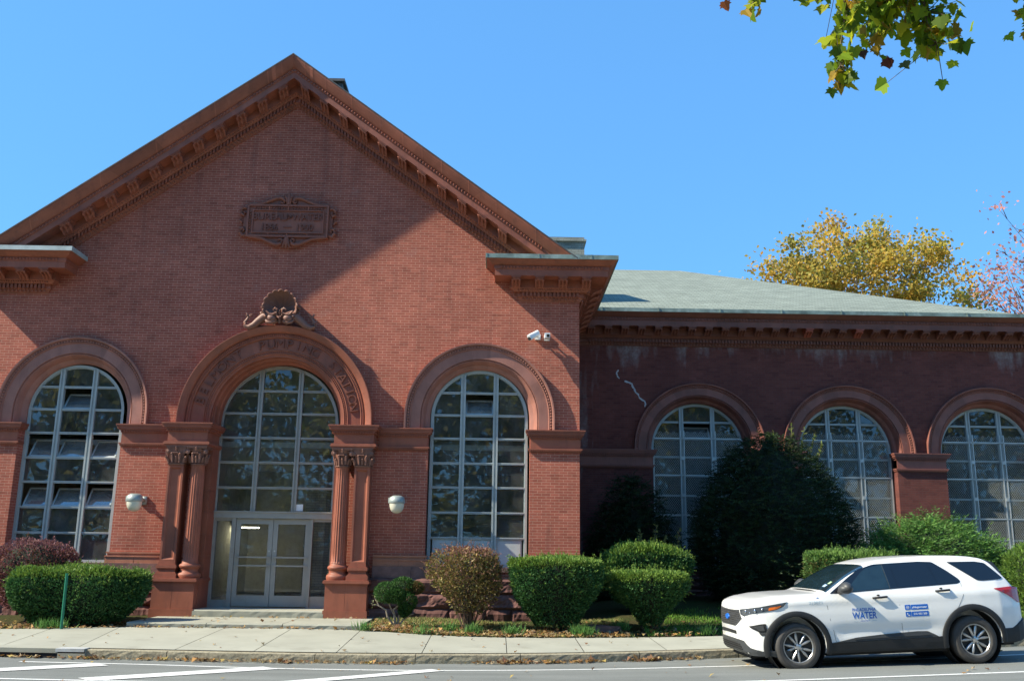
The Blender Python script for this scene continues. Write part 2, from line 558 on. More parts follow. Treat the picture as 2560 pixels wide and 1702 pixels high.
# wing wall
WX = [6.02, 10.50, 14.82]
WZ0, WZC, WH = 1.25, 4.76, 1.42
mb = MB()
xp = XR
for wx in WX:
    WR = 1.575
    strips(mb, xp, wx - WR, 0, 8.82, YW, 2)
    strips(mb, wx - WR, wx - WH, 0, 4.68, YW, 1)
    strips(mb, wx + WH, wx + WR, 0, 4.68, YW, 1)
    strips(mb, wx - WH, wx + WH, 0, WZ0, YW, 1)
    strips(mb, wx - WR, wx + WR, arch_top(wx, WZC, WR), 8.82, YW, 44)
    reveal(mb, wx, WH, WZ0, 4.70, YW, YW + .5)
    xp = wx + WR
strips(mb, xp, XWR, 0, 8.82, YW, 2)
mb.quad((XWR, YW, 0), (XWR, 22, 0), (XWR, 22, 8.82), (XWR, YW, 8.82))
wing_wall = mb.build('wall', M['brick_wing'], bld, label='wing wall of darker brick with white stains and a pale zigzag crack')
# the pale mortar-filled crack
cr = [(3.595, 7.109), (3.541, 7.03), (3.57, 6.93), (3.632, 6.854)]
cr2 = [(3.803, 6.777), (3.92, 6.74), (4.01, 6.70), (4.02, 6.62), (4.076, 6.55), (4.11, 6.45), (4.192, 6.38), (4.23, 6.277), (4.30, 6.22), (4.386, 6.173), (4.41, 6.09), (4.383, 6.0)]
mb = MB()
rg = random.Random(3)
for pts in (cr, cr2):
    for (a, b) in zip(pts[:-1], pts[1:]):
        for k in range(3):
            t = k / 3
            x, z = a[0] + (b[0] - a[0]) * t, a[1] + (b[1] - a[1]) * t
            w = rg.uniform(.012, .035)
            h = rg.uniform(.02, .04)
            ang = rg.uniform(-.5, .5)
            P = [(x + w * math.cos(q + ang), YW - .006, z + h * math.sin(q + ang)) for q in np.linspace(0, 2 * PI, 7)[:-1]]
            mb.add(P, [tuple(range(6))])
    mb.tube([(x, YW - .001, z) for x, z in pts], .012, 5)
mb.build('crack_filling', plain('pale_mortar', (.55, .56, .56), .9), wing_wall)

# ------------------------------------------------------------------ profile sweep round a plan path
def sweep(mb, path, prof, tone=1.0, mi=0, block=None, segs=None):
    """prof [(q, z)], path plan polyline; outward = right hand of travel"""
    P = [Vector((p[0], p[1])) for p in path]
    rows = []
    for i, p in enumerate(P):
        ns = []
        if i > 0:
            d = (P[i] - P[i - 1]).normalized()
            ns.append(Vector((d.y, -d.x)))
        if i < len(P) - 1:
            d = (P[i + 1] - P[i]).normalized()
            ns.append(Vector((d.y, -d.x)))
        if len(ns) == 2:
            m = (ns[0] + ns[1])
            m = m / max(1e-6, (1 + ns[0].dot(ns[1])))
        else:
            m = ns[0]
        rows.append([(p.x + m.x * q, p.y + m.y * q, z) for (q, z) in prof])
    rr = random.Random(5)
    for i in (segs if segs is not None else range(len(P) - 1)):
        L = (P[i + 1] - P[i]).length
        n = max(1, int(L / block)) if block else 1
        for k in range(n):
            t0, t1 = k / n, (k + 1) / n
            A = [tuple(Vector(rows[i][j]).lerp(Vector(rows[i + 1][j]), t0)) for j in range(len(prof))]
            B = [tuple(Vector(rows[i][j]).lerp(Vector(rows[i + 1][j]), t1)) for j in range(len(prof))]
            tn = tone * (rr.uniform(.86, 1.12) if block else 1)
            for j in range(len(prof) - 1):
                mb.quad(A[j], B[j], B[j + 1], A[j + 1], tn, mi)

ENT = [(0, 0), (.03, 0), (.05, .05), (.09, .09), (.10, .095), (.10, .21), (.19, .21), (.20, .225), (.25, .27), (.28, .285), (.28, .50), (.64, .50), (.64, .485),
       (.67, .485), (.67, .64), (.69, .65), (.69, .735), (.72, .745), (.75, .76), (.79, .79), (.84, .83), (.87, .85), (.88, .865), (.88, .90), (0, .95)]
GUT = [(.875, .862), (.905, .862), (.905, .972), (.87, .972), (0, .985)]
pathR = [(.5, .2), (.5, 0), (XR, 0), (XR, YW), (XWR, YW), (XWR, 20)]
pathL = [(XL, 20), (XL, 0), (-11.46, 0), (-11.46, .2)]
zp = lambda pr: [(q, z + ZB) for q, z in pr]

def along(path, i, q, spacing, margin=0.0):
    """points along segment i offset outward by q, with the tangent"""
    a, b = Vector(path[i]), Vector(path[i + 1])
    d = (b - a).normalized()
    n = Vector((d.y, -d.x))
    L = (b - a).length
    e0 = q if i > 0 else 0
    k = max(1, int(round((L + margin * 2) / spacing)))
    for j in range(k):
        t = -margin + (L + 2 * margin) * (j + .5) / k
        yield a + d * t + n * q, d, n

def obox(mb, p, d, n, w, q0, q1, z0, z1, tone=1.0):
    """box centred on p (plan, at q=0) width w along d, from q0 to q1 outward"""
    a = p - d * w / 2
    b = p + d * w / 2
    v = []
    for z in (z0, z1):
        for (s, q) in ((a, q0), (b, q0), (b, q1), (a, q1)):
            v.append((s.x + n.x * q, s.y + n.y * q, z))
    mb.add(v, [(0, 3, 2, 1), (4, 5, 6, 7), (0, 1, 5, 4), (1, 2, 6, 5), (2, 3, 7, 6), (3, 0, 4, 7)], tone)

def entab_rows(mb, path, segs):
    for i in segs:
        conv = 0
        for p, d, n in along(path, i, 0, .097, .0):
            obox(mb, p, d, n, .058, .09, .165, ZB + .10, ZB + .205)
        for p, d, n in along(path, i, 0, .097, .0):       # egg and dart
            q = p + n * .075
            mb.ball((q.x, q.y, ZB + .045), (.032, .032, .04), 6, 4, 1.1)
        for p, d, n in along(path, i, 0, .08, .55 if i == 1 and path is pathR else .5):      # bead row under the cyma
            q = p + n * .70
            mb.ball((q.x, q.y, ZB + .695), (.028, .03, .036), 6, 4, 1.1)
        for p, d, n in along(path, i, 0, .06, .1):        # leaf moulding above dentils
            q = p + n * .235
            mb.ball((q.x, q.y, ZB + .25), (.02, .025, .03), 5, 3, 1.0)

def bracket_mesh(name, shear=0.0, mat=None):
    """scrolled console; local x = width, -y outward, z up from ZB; shear = dz/dx"""
    mb = MB()
    sh = lambda P: [(x, y, z + shear * x) for x, y, z in P]
    prof = [(.28, .285), (.34, .29), (.39, .315), (.42, .355), (.46, .385), (.53, .395), (.58, .385), (.62, .40), (.63, .44), (.28, .44)]
    for x0, x1 in ((-.085, .085),):
        k = len(prof)
        v = [(x0, -q, z) for q, z in prof] + [(x1, -q, z) for q, z in prof]
        f = [tuple(range(k)), tuple(range(2 * k - 1, k - 1, -1))] + [(i, i + k, (i + 1) % k + k, (i + 1) % k) for i in range(k)]
        mb.add(sh(v), f)
    def bx(x0, x1, q0, q1, z0, z1):
        t = MB().box(x0, x1, -q1, -q0, z0, z1)
        mb.add(sh(t.v), t.f)
    bx(-.11, .11, .28, .655, .44, .465)
    bx(-.125, .125, .28, .665, .465, .499)
    for x in (-.085, 0, .085):                    # acanthus ribs on the face
        t = MB().tube([(x, -.60, .40), (x, -.55, .372), (x, -.47, .362), (x, -.41, .325), (x, -.35, .27)], [.02, .026, .028, .026, .016], 6)
        mb.add(sh(t.v), t.f, 1.1)
    for x in (-.09, .09):
        t = MB().ball((x, -.58, .405), (.03, .035, .035), 7, 5)
        mb.add(sh(t.v), t.f, 1.1)
    return mb.mesh(name, mat or M['terra'])

def brackets(me, parent, path, i, count, off=0.0):
    a, b = Vector(path[i]), Vector(path[i + 1])
    d = (b - a).normalized()
    L = (b - a).length
    for j in range(count):
        t = off + (L - 2 * off) * (j / (count - 1) if count > 1 else .5)
        p = a + d * t
        o = link('bracket', me, parent)
        o.location = (p.x, p.y, ZB)
        o.rotation_euler = (0, 0, math.atan2(d.y, d.x))

# right return + side
mb = MB()
sweep(mb, pathR, zp(ENT), block=.62, segs=(0, 1, 2))
entab_rows(mb, pathR, (1, 2))
corn_r = mb.build('cornice', M['terra'], bld)
mb = MB()
sweep(mb, pathR, zp(GUT), segs=(0, 1, 2))
for x in (-.39, .9, 2.2):
    mb.box(x, x + .03, -.915, -.90, ZB + .86, ZB + .975)
mb.build('gutter', M['copper'], corn_r)
bme = bracket_mesh('bracket')
brackets(bme, corn_r, pathR, 1, 4, -.14)
brackets(bme, corn_r, pathR, 2, 8, .3)
# left return
mb = MB()
sweep(mb, pathL, zp(ENT), block=.62)
entab_rows(mb, pathL, (1,))
corn_l = mb.build('cornice', M['terra'], bld)
mb = MB()
sweep(mb, pathL, zp(GUT))
mb.build('gutter', M['copper_pale'], corn_l, label='pale green copper edge')
brackets(bme, corn_l, pathL, 1, 4, -.14)
# wing cornice
mb = MB()
pathW = [(XR - 0.0, YW), (XWR, YW), (XWR, 20)]
sweep(mb, pathR, zp(ENT), block=.62, segs=(3, 4))
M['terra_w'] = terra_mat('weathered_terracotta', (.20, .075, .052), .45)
pW = [(XR + .7, YW), (XWR, YW)]
for p, d, n in along(pW, 0, 0, .097, 0):
    obox(mb, p, d, n, .058, .09, .165, ZB + .10, ZB + .205)
    q = p + n * .075
    mb.ball((q.x, q.y, ZB + .045), (.032, .032, .04), 5, 4, 1.1)
for p, d, n in along(pW, 0, 0, .09, 0):
    q = p + n * .70
    mb.ball((q.x, q.y, ZB + .695), (.03, .03, .036), 5, 4, 1.1)
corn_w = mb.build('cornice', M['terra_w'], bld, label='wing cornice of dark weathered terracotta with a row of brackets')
mb = MB()
sweep(mb, pathR, zp(GUT), segs=(3, 4))
for x in (3.0, 4.7, 6.55, 8.4, 10.2, 12.1, 14.0, 15.8):
    mb.box(x, x + .035, YW - .925, YW - .905, ZB + .86, ZB + .98)
mb.build('gutter', M['copper'], corn_w)
bmw = bracket_mesh('wing_bracket', 0, M['terra_w'])
M['terra_red'] = terra_mat('repaired_terracotta', (.36, .095, .06), .2)
bmr = bracket_mesh('repaired_bracket', 0, M['terra_red'])
nb = 29
for j in range(nb):
    x = XR + .75 + j * .507
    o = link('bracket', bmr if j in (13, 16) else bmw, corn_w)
    o.location = (x, YW, ZB)
    if j in (13, 16):
        o['label'] = 'brighter red replacement bracket'

# raking cornice of the gable
CT = math.cos(math.atan(SL))
RAKE = [(0, 0), (.03, 0), (.05, .05), (.09, .09), (.10, .095), (.10, .19), (.19, .19), (.20, .20), (.25, .24), (.28, .25), (.28, .42), (.64, .42), (.64, .405),
        (.67, .405), (.67, .54), (.69, .55), (.69, .61), (.72, .62), (.75, .64), (.79, .68), (.84, .74), (.88, .80), (.895, .84), (.895, .855)]
APX = 13.10
def rake_x(side, n, z):
    return XC + side * (APX + n / CT - z) / SL
def rake_pt(side, q, n, u):
    """u = horizontal distance from the apex"""
    return (XC + side * u, -q, APX + n / CT - SL * u)
mb = MB()
rr = random.Random(11)
for side in (-1, 1):
    for j in range(len(RAKE) - 1):
        (q0, n0), (q1, n1) = RAKE[j], RAKE[j + 1]
        N = 13
        for k in range(N):
            tn = random.Random(k * 3 + (7 if side > 0 else 0) + (50 if j < 14 else 0)).uniform(.84, 1.14)
            u0a, u1a = [(APX + n0 / CT - 8.84) / SL * t for t in (k / N, (k + 1) / N)]
            u0b, u1b = [(APX + n1 / CT - 8.84) / SL * t for t in (k / N, (k + 1) / N)]
            mb.quad(rake_pt(side, q0, n0, u0a), rake_pt(side, q0, n0, u1a), rake_pt(side, q1, n1, u1b), rake_pt(side, q1, n1, u0b), tn)
    def sbox(u, w, q0, q1, n0, n1, tone=1.0):
        v = []
        for n in (n0, n1):
            for (du, q) in ((-w / 2, q0), (w / 2, q0), (w / 2, q1), (-w / 2, q1)):
                v.append(rake_pt(side, q, n, u + du))
        mb.add(v, [(0, 3, 2, 1), (4, 5, 6, 7), (0, 1, 5, 4), (1, 2, 6, 5), (2, 3, 7, 6), (3, 0, 4, 7)], tone)
    u = .07
    while u < 6.0:
        sbox(u, .05, .09, .165, .10, .185)
        c = rake_pt(side, .075, .042, u)
        mb.ball(c, (.028, .032, .036), 6, 4, 1.1)
        u += .083
    u = .05
    while u < 6.5:
        mb.ball(rake_pt(side, .70, .578, u), (.026, .03, .034), 6, 4, 1.1)
        c = rake_pt(side, .235, .222, u * .9)
        mb.ball(c, (.02, .025, .028), 5, 3)
        u += .072
    # thin joints between the cyma blocks, and two wider patched ones by the ridge
    def joint(u, w, tone):
        for j in range(len(RAKE) - 8, len(RAKE) - 1):
            (q0, n0), (q1, n1) = RAKE[j], RAKE[j + 1]
            mb.quad(rake_pt(side, q0 + .003, n0, u), rake_pt(side, q0 + .003, n0, u + w), rake_pt(side, q1 + .003, n1, u + w), rake_pt(side, q1 + .003, n1, u), tone)
    for u in (.28, .62, 1.9, 3.3, 4.6, 6.2) if side < 0 else (.30, .85, 1.55, 2.3, 2.9, 3.4, 3.9, 4.6, 5.3, 6.3):
        joint(u, .02, 1.35)
    joint(.44, .085, 1.5)
rake = mb.build('cornice', M['terra'], bld, label='raking terracotta cornice of the gable')
mb = MB()
for side in (-1, 1):
    p = [rake_pt(side, q, n, u) for u in (0.0, 7.35) for q, n in ((.91, .845), (.91, .872), (-1.0, .885), (.86, .845))]
    mb.add(p, [(0, 1, 5, 4), (1, 2, 6, 5), (0, 4, 7, 3)])
mb.build('flashing', M['lead'], rake)
for side in (-1, 1):
    bmk = bracket_mesh('rake_bracket', -side * SL)
    # pull the bracket onto the rake's thinner frieze
    for v in bmk.vertices:
        zl = v.co.z + side * SL * v.co.x
        v.co.z = (.25 + (zl - .285) * (.172 / .215)) / CT - side * SL * v.co.x
    for k in range(11):
        u = .28 + k * .52
        o = link('bracket', bmk, rake)
        o.location = (XC + side * u, 0, APX - SL * u)

# ------------------------------------------------------------------ roofs
mb = MB()
for side in (-1, 1):
    e = 8.3
    top, low = 14.17, 14.17 - SL * 7.3
    a = [(XC, -.86, top), (XC + side * 7.3, -.86, low), (XC + side * 8.3, -.3, 8.87), (XC + side * 8.3, 24, 8.87), (XC + side * 7.3, 24, low), (XC, 24, top)]
    mb.quad(a[0], a[1], a[4], a[5])
    mb.quad((XC + side * 7.3, -.3, low), a[2], a[3], a[4])
roof = mb.build('roof', M['shingle'], bld)
mb = MB()
mb.quad((XL, 24, 0), (XR, 24, 0), (XR, 24, 8.8), (XL, 24, 8.8))
mb.add([(XL, 23.9, 8.8), (XR, 23.9, 8.8), (XC, 23.9, 14.1)], [(0, 1, 2)])
mb.build('wall', M['brick'], bld)
# chimney behind the right rake
M['chimney'] = brick_mat('grey_painted_brick', (.36, .37, .31), (.30, .31, .26), (.13, .13, .12))
mb = MB()
mb.box(.7, 2.58, 5, 6.4, 8.0, 11.2)
mb.box(.64, 2.64, 4.94, 6.46, 11.2, 11.27, .7)
mb.box(.70, 2.58, 5, 6.4, 11.27, 11.35, .5)
mb.box(1.72, 1.95, 4.985, 4.998, 10.78, 10.9, 1.6)
mb.build('chimney', M['chimney'], roof)
mb = MB()
mb.add([(-5.1, 2.2, 13.6), (-4.66, 2.2, 13.3), (-4.66, 3.2, 13.3), (-5.1, 3.2, 13.6), (-5.06, 2.2, 15.0), (-4.76, 2.2, 15.05), (-4.76, 3.2, 15.05), (-5.06, 3.2, 15.0)],
       [(0, 1, 5, 4), (1, 2, 6, 5), (2, 3, 7, 6), (3, 0, 4, 7)])
mb.box(-5.14, -4.68, 2.1, 3.3, 15.02, 15.10)
mb.build('roof_vent', M['lead'], roof)
# wing roof: hipped at its right end
mb = MB()
ye, ze = YW - .72, 8.90
yr, zr = 12.9, 12.75
mb.quad((XR - 3, ye, ze), (15.6, ye, ze), (7.15, yr, zr), (XR - 3, yr, zr))
mb.add([(15.6, ye, ze), (15.6, 21.5, ze), (7.15, yr, zr)], [(0, 1, 2)])
mb.quad((XR - 3, 21.5, ze), (15.6, 21.5, ze), (7.15, yr, zr), (XR - 3, yr, zr))
mb.quad((15.6, ye, ze - .01), (18.2, ye, ze - .06), (18.2, 21.5, ze - .06), (15.6, 21.5, ze - .01))
mb.build('roof', M['shingle'], bld, label='low hipped wing roof of grey-green shingles')
mb = MB()
mb.quad((XR, 21.5, 0), (XWR, 21.5, 0), (XWR, 21.5, 8.8), (XR, 21.5, 8.8))
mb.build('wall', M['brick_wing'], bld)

# ------------------------------------------------------------------ arches
def archivolt(xc, zc, zs, y0, prof, nb=11, seed=1, bead=None, mats='terra_pale', seg=4):
    mb = MB()
    rr = random.Random(seed)
    st = []
    for k in range(nb):
        for s in range(seg):
            st.append((PI - PI * (k + s / seg) / nb, k))
    st.append((0.0, nb - 1))
    def P(a, r, y):
        return (xc + r * math.cos(a), y0 + y, zc + r * math.sin(a))
    tones = [rr.uniform(.84, 1.10) for _ in range(nb)]
    for i in range(len(st) - 1):
        a0, k = st[i]
        a1 = st[i + 1][0]
        for (r0, q0), (r1, q1) in zip(prof[:-1], prof[1:]):
            mb.quad(P(a0, r0, q0), P(a1, r0, q0), P(a1, r1, q1), P(a0, r1, q1), tones[k])
    for sgn, tn in ((-1, tones[0]), (1, tones[-1])):
        for (r0, q0), (r1, q1) in zip(prof[:-1], prof[1:]):
            mb.quad((xc + sgn * r0, y0 + q0, zs), (xc + sgn * r1, y0 + q1, zs), (xc + sgn * r1, y0 + q1, zc), (xc + sgn * r0, y0 + q0, zc), tn)
    if bead:
        for (r, q, sp, sz) in bead:
            n = int((PI * r + 2 * (zc - zs)) / sp)
            for i in range(n):
                s = (i + .5) * sp
                if s < zc - zs:
                    c = (xc - r, y0 + q, zs + s)
                elif s > zc - zs + PI * r:
                    c = (xc + r, y0 + q, zc - (s - (zc - zs) - PI * r))
                else:
                    c = P(PI - (s - (zc - zs)) / r, r, q)
                mb.ball(c, sz, 6, 4, 1.1)
    return mb.build('arch', M[mats], bld)

ARC_S = [(1.235, .50), (1.235, .24), (1.27, .20), (1.34, .16), (1.38, .05), (1.42, -.02), (1.435, -.02), (1.445, .01), (1.46, -.045), (1.70, -.05), (1.71, -.075), (1.725, -.08),
         (1.735, -.06), (1.785, -.06), (1.795, -.10), (1.815, -.125), (1.85, -.13), (1.855, -.10), (1.855, .02)]
for i, x in enumerate((LX, RX)):
    archivolt(x, SIDE['zc'], 4.60, 0, ARC_S, 11, 3 + i, bead=[(1.76, -.075, .072, (.026, .03, .026)), (1.715, -.082, .045, .010)])
k = 1.975 / 1.855
ARC_W = [(1.40, .48)] + [(max(1.405, 1.42 + (r - 1.235) * .90), q) for r, q in ARC_S[1:]]
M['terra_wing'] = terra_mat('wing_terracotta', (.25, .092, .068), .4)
for i, x in enumerate(WX):
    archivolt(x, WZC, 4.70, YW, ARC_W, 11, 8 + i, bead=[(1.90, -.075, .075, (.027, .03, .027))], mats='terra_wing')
ARC_C = [(1.50, .70), (1.50, .30), (1.53, .26), (1.56, .12), (1.60, .10), (1.60, -.09), (1.65, -.10), (1.66, -.125), (1.68, -.13), (1.69, -.11), (1.74, -.11), (1.75, -.13), (1.765, -.135),
         (1.775, -.115), (2.07, -.115), (2.085, -.155), (2.10, -.16), (2.11, -.15), (2.19, -.15), (2.20, -.20), (2.23, -.235), (2.30, -.275), (2.35, -.30), (2.37, -.30), (2.375, -.26), (2.375, .02)]
carch = archivolt(XC, 4.72, 4.60, 0, ARC_C, 13, 21, bead=[(1.715, -.115, .052, (.018, .022, .018)), (2.15, -.155, .05, (.017, .03, .03))], mats='terra')
for word, a0, a1 in (('BELMONT', 166, 122.2), ('PUMPING', 104, 62.5), ('STATION', 46.6, 10.8)):
    mb = MB()
    for i, ch in enumerate(word):
        a = math.radians(a0 + (a1 - a0) * i / (len(word) - 1))
        vs, fs = text_geo(ch, .31, .034, .0)
        cx, cz = XC + 1.825 * math.cos(a), 4.72 + 1.825 * math.sin(a)
        ux, uz = math.sin(a), -math.cos(a)          # reading direction
        wx, wz = math.cos(a), math.sin(a)           # up
        mb.add([(cx + v.x * ux * 1.05 + v.y * wx, -.118 - v.z * 1.0, cz + v.x * uz * 1.05 + v.y * wz) for v in vs], fs, .66)  # darker tone paints in the shading at the letter edges
    mb.build('lettering', M['terra'], carch)

# ------------------------------------------------------------------ bands on piers
def band(mb, x0, x1, y, zs, tone=1.0, r0=True, r1=True, back=.25):
    rr = random.Random(int(x0 * 100))
    for (z0, z1, q) in zs:
        mb.box(x0 - (q if r0 else 0), x1 + (q if r1 else 0), y - q, y + back, z0, z1, tone * rr.uniform(.92, 1.06))

STR = [(4.05, 4.075, .02), (4.075, 4.115, .045), (4.115, 4.15, .065), (4.15, 4.40, .02), (4.40, 4.455, .045), (4.455, 4.49, .085), (4.49, 4.545, .11), (4.545, 4.575, .13), (4.575, 4.60, .14)]
def dentil_line(mb, x0, x1, y, z0, z1, w=.03, sp=.062, d=.028):
    n = int((x1 - x0) / sp)
    for i in range(n):
        x = x0 + (i + .5) * (x1 - x0) / n
        mb.box(x - w / 2, x + w / 2, y - d, y, z0, z1)
def string(x0, x1, y, mat, dz=0.0, r0=True, r1=True, ends=True):
    mb = MB()
    band(mb, x0, x1, y, [(a + dz, b + dz, q) for a, b, q in STR], 1, r0, r1)
    dentil_line(mb, x0 - .04, x1 + .04, y - .045, 4.405 + dz, 4.45 + dz)
    dentil_line(mb, x0 - .04, x1 + .04, y - .045, 4.085 + dz, 4.11 + dz, .02, .045, .018)
    return mb.build('string_course', mat, bld)
string(XL, LX - 1.28, 0, M['terra'])
string(LX + 1.28, -8.02, 0, M['terra'], r1=False)
string(-2.94, RX - 1.28, 0, M['terra'], r0=False)
string(RX + 1.28, XR, 0, M['terra'])
xs = [XR] + [w + s * (WH + .02) for w in WX for s in (-1, 1)] + [XWR]
for a, b in zip(xs[0::2], xs[1::2]):
    string(a, b, YW, M['terra_wing'], .11, r0=a > XR + .1)

BASE = [(1.30, 1.44, .07), (1.44, 1.455, .085), (1.455, 1.475, .075), (1.475, 1.52, .035), (1.52, 1.56, .06)]
M['base'] = terra_mat('orange_terracotta', (.42, .17, .10), .35)
def basecourse(x0, x1, y, r0=True, r1=True):
    mb = MB()
    band(mb, x0, x1, y, BASE, 1, r0, r1)
    n = max(2, int((x1 - x0) / .55))
    for i in range(1, n):
        x = x0 + (x1 - x0) * i / n
        mb.box(x - .004, x + .004, y - .073, y, 1.30, 1.44, .5)
    b = mb.build('base_course', M['base'], bld)
    mb = MB()
    rr = random.Random(int(x0 * 10))
    x = x0 - (.09 if r0 else 0)
    xe = x1 + (.12 if r1 else 0)
    while x < xe - .01:
        w = min(rr.uniform(.7, 1.1), xe - x)
        if xe - x - w < .3:
            w = xe - x
        mb.box(x, x + w - .006, y - .10 - rr.uniform(0, .012), y + .3, 1.04, 1.30, rr.uniform(.85, 1.1))
        x += w
    mb.build('water_table', M['stone'], bld)
basecourse(XL, LX - 1.25, 0)
basecourse(LX + 1.25, -8.0, 0, r1=False)
basecourse(-2.96, RX - 1.25, 0, r0=False)
basecourse(RX + 1.25, XR, 0)
for a, b in zip(xs[0::2], xs[1::2]):
    basecourse(a, b, YW)

def foundation(x0, x1, y, z1=1.04, rows=3, seed=1, zlow=-.35):
    mb = MB()
    rr = random.Random(seed)
    h = (z1 - 0.0) / rows
    edges = [zlow] + [h * i for i in range(1, rows)] + [z1]
    for j in range(rows):
        za, zb = edges[j], edges[j + 1]
        x = x0
        first = True
        while x < x1 - .01:
            w = rr.uniform(.55, 1.25) if not first or j % 2 == 0 else rr.uniform(.3, .6)
            first = False
            if x1 - x - w < .35:
                w = x1 - x
            nx, nz = max(6, int(w / .06)), 7
            tone = rr.uniform(.75, 1.2)
            cx_, cz_ = max(3, int(w / .22)), 3
            hs = [[rr.uniform(.0, 1.0) for _ in range(cx_ + 1)] for _ in range(cz_ + 1)]
            amp = rr.uniform(.08, .14)
            vs = []
            for b in range(nz + 1):
                for a in range(nx + 1):
                    u, v = a / nx, b / nz
                    fu, fv = min(u * cx_, cx_ - 1e-6), min(v * cz_, cz_ - 1e-6)
                    iu, iv = int(fu), int(fv)
                    du, dv = fu - iu, fv - iv
                    hh = (hs[iv][iu] * (1 - du) + hs[iv][iu + 1] * du) * (1 - dv) + (hs[iv + 1][iu] * (1 - du) + hs[iv + 1][iu + 1] * du) * dv
                    edge = min(1, min(min(u, 1 - u) * w, min(v, 1 - v) * (zb - za)) / .05)
                    d = .10 + (.02 + amp * hh + rr.uniform(-.010, .010)) * (.35 + .65 * edge)
                    vs.append((x + u * (w - .006) + .003, y - d, za + v * (zb - za - .008) + .004))
            fs = [(b * (nx + 1) + a, b * (nx + 1) + a + 1, (b + 1) * (nx + 1) + a + 1, (b + 1) * (nx + 1) + a) for b in range(nz) for a in range(nx)]
            mb.add(vs, fs, tone)
            x += w
    mb.quad((x0, y - .09, zlow), (x1, y - .09, zlow), (x1, y - .09, z1), (x0, y - .09, z1), .5)
    return mb.build('foundation', M['rock'], bld)
foundation(XL, -7.86, 0, seed=2)
foundation(-3.06, XR + .05, 0, seed=5)
foundation(XR + .1, XWR, YW, seed=9)
# window sills
mb = MB()
for x in (LX, RX):
    mb.box(x - 1.24, x + 1.24, -.06, .5, 1.20, 1.30)
mb.build('sill', M['stone'], bld)

# ------------------------------------------------------------------ columns, pilasters, pedestals
PY = -.26
def volutes(mb, xs, y, z, r=.055):
    for x in xs:
        # spiral tube seen from the front
        pts = []
        for i in range(26):
            a = i / 25 * 4.2 * PI
            rr_ = r * (1 - .8 * i / 25)
            sg = 1 if x < 0 else -1
            pts.append((x + sg * rr_ * math.cos(a + PI / 2) , y, z + rr_ * math.sin(a + PI / 2)))
        mb.tube(pts, [.020 - .012 * i / 25 for i in range(26)], 6)

def capital(mb, cx, cy, w0, w1, z0, z1, rnd):
    h = z1 - z0
    if rnd:
        mb.lathe(cx, cy, [(w0 + .02, z0), (w0 + .028, z0 + .02), (w0 + .015, z0 + .04), (w0, z0 + .05), (w0 + .01, z0 + h * .5), (w0 + .05, z0 + h * .8), (w1, z0 + h * .86)], 24)
    else:
        mb.add(*frust(cx, cy, [(w0 + .02, z0), (w0 + .03, z0 + .03), (w0, z0 + .05), (w0 + .01, z0 + h * .5), (w0 + .05, z0 + h * .8), (w1, z0 + h * .86)]))
    # leaves
    for row, (zz, n, rad) in enumerate(((z0 + .05, 8, w0 + .015), (z0 + .05, 8, w0 + .03))):
        for i in range(n):
            a = 2 * PI * (i + .5 * row) / n
            ca, sa = math.cos(a), math.sin(a)
            if not rnd:
                m = max(abs(ca), abs(sa))
                ca, sa = ca / m, sa / m
            H = h * (.30 if row == 0 else .48)
            P = [(cx + ca * (rad + dq), cy + sa * (rad + dq), zz + H * t) for t, dq in ((0, 0), (.5, .01), (.85, .03), (1, .055), (.93, .07))]
            mb.tube(P, [.028, .036, .032, .022, .010], 6)
    # volutes at the corners and rosette
    for sx in (-1, 1):
        t = MB()
        volutes(t, (sx * .5,), 0, 0)
        mb.add([(cx + sx * (w1 - .02) + (v[0] - sx * .5), cy - w1 + .02 + v[1], z0 + h * .70 + v[2]) for v in t.v], t.f)
        mb.ball((cx + sx * (w1 - .02), cy - w1 + .03, z0 + h * .70), (.06, .035, .06), 10, 6)
        mb.tube([(cx + sx * .03, cy - w1 + .05, z0 + h * .72), (cx + sx * (w1 - .06), cy - w1 + .03, z0 + h * .80), (cx + sx * (w1 + .01), cy - w1 + .02, z0 + h * .86)], .016, 6)
    mb.box(cx - w1 - .015, cx + w1 + .015, cy - w1 - .01, cy + w1, z0 + h * .86, z0 + h * .93)
    mb.box(cx - w1 - .03, cx + w1 + .03, cy - w1 - .025, cy + w1, z0 + h * .93, z1)
    mb.tube([(cx, cy - w1 - .02, z0 + h * .74), (cx + .01, cy - w1 - .03, z0 + h * .86), (cx - .005, cy - w1 - .045, z0 + h * .93)], [.018, .03, .02], 6)
    for i in range(7):
        mb.ball((cx - .09 + .03 * i, cy - w0 - .055, z0 + h * .62), .017, 6, 4)

def frust(cx, cy, prof):
    vs, fs = [], []
    for (r, z) in prof:
        vs += [(cx - r, cy - r, z), (cx + r, cy - r, z), (cx + r, cy + r, z), (cx - r, cy + r, z)]
    for j in range(len(prof) - 1):
        for i in range(4):
            fs.append((j * 4 + i, j * 4 + (i + 1) % 4, (j + 1) * 4 + (i + 1) % 4, (j + 1) * 4 + i))
    return vs, fs

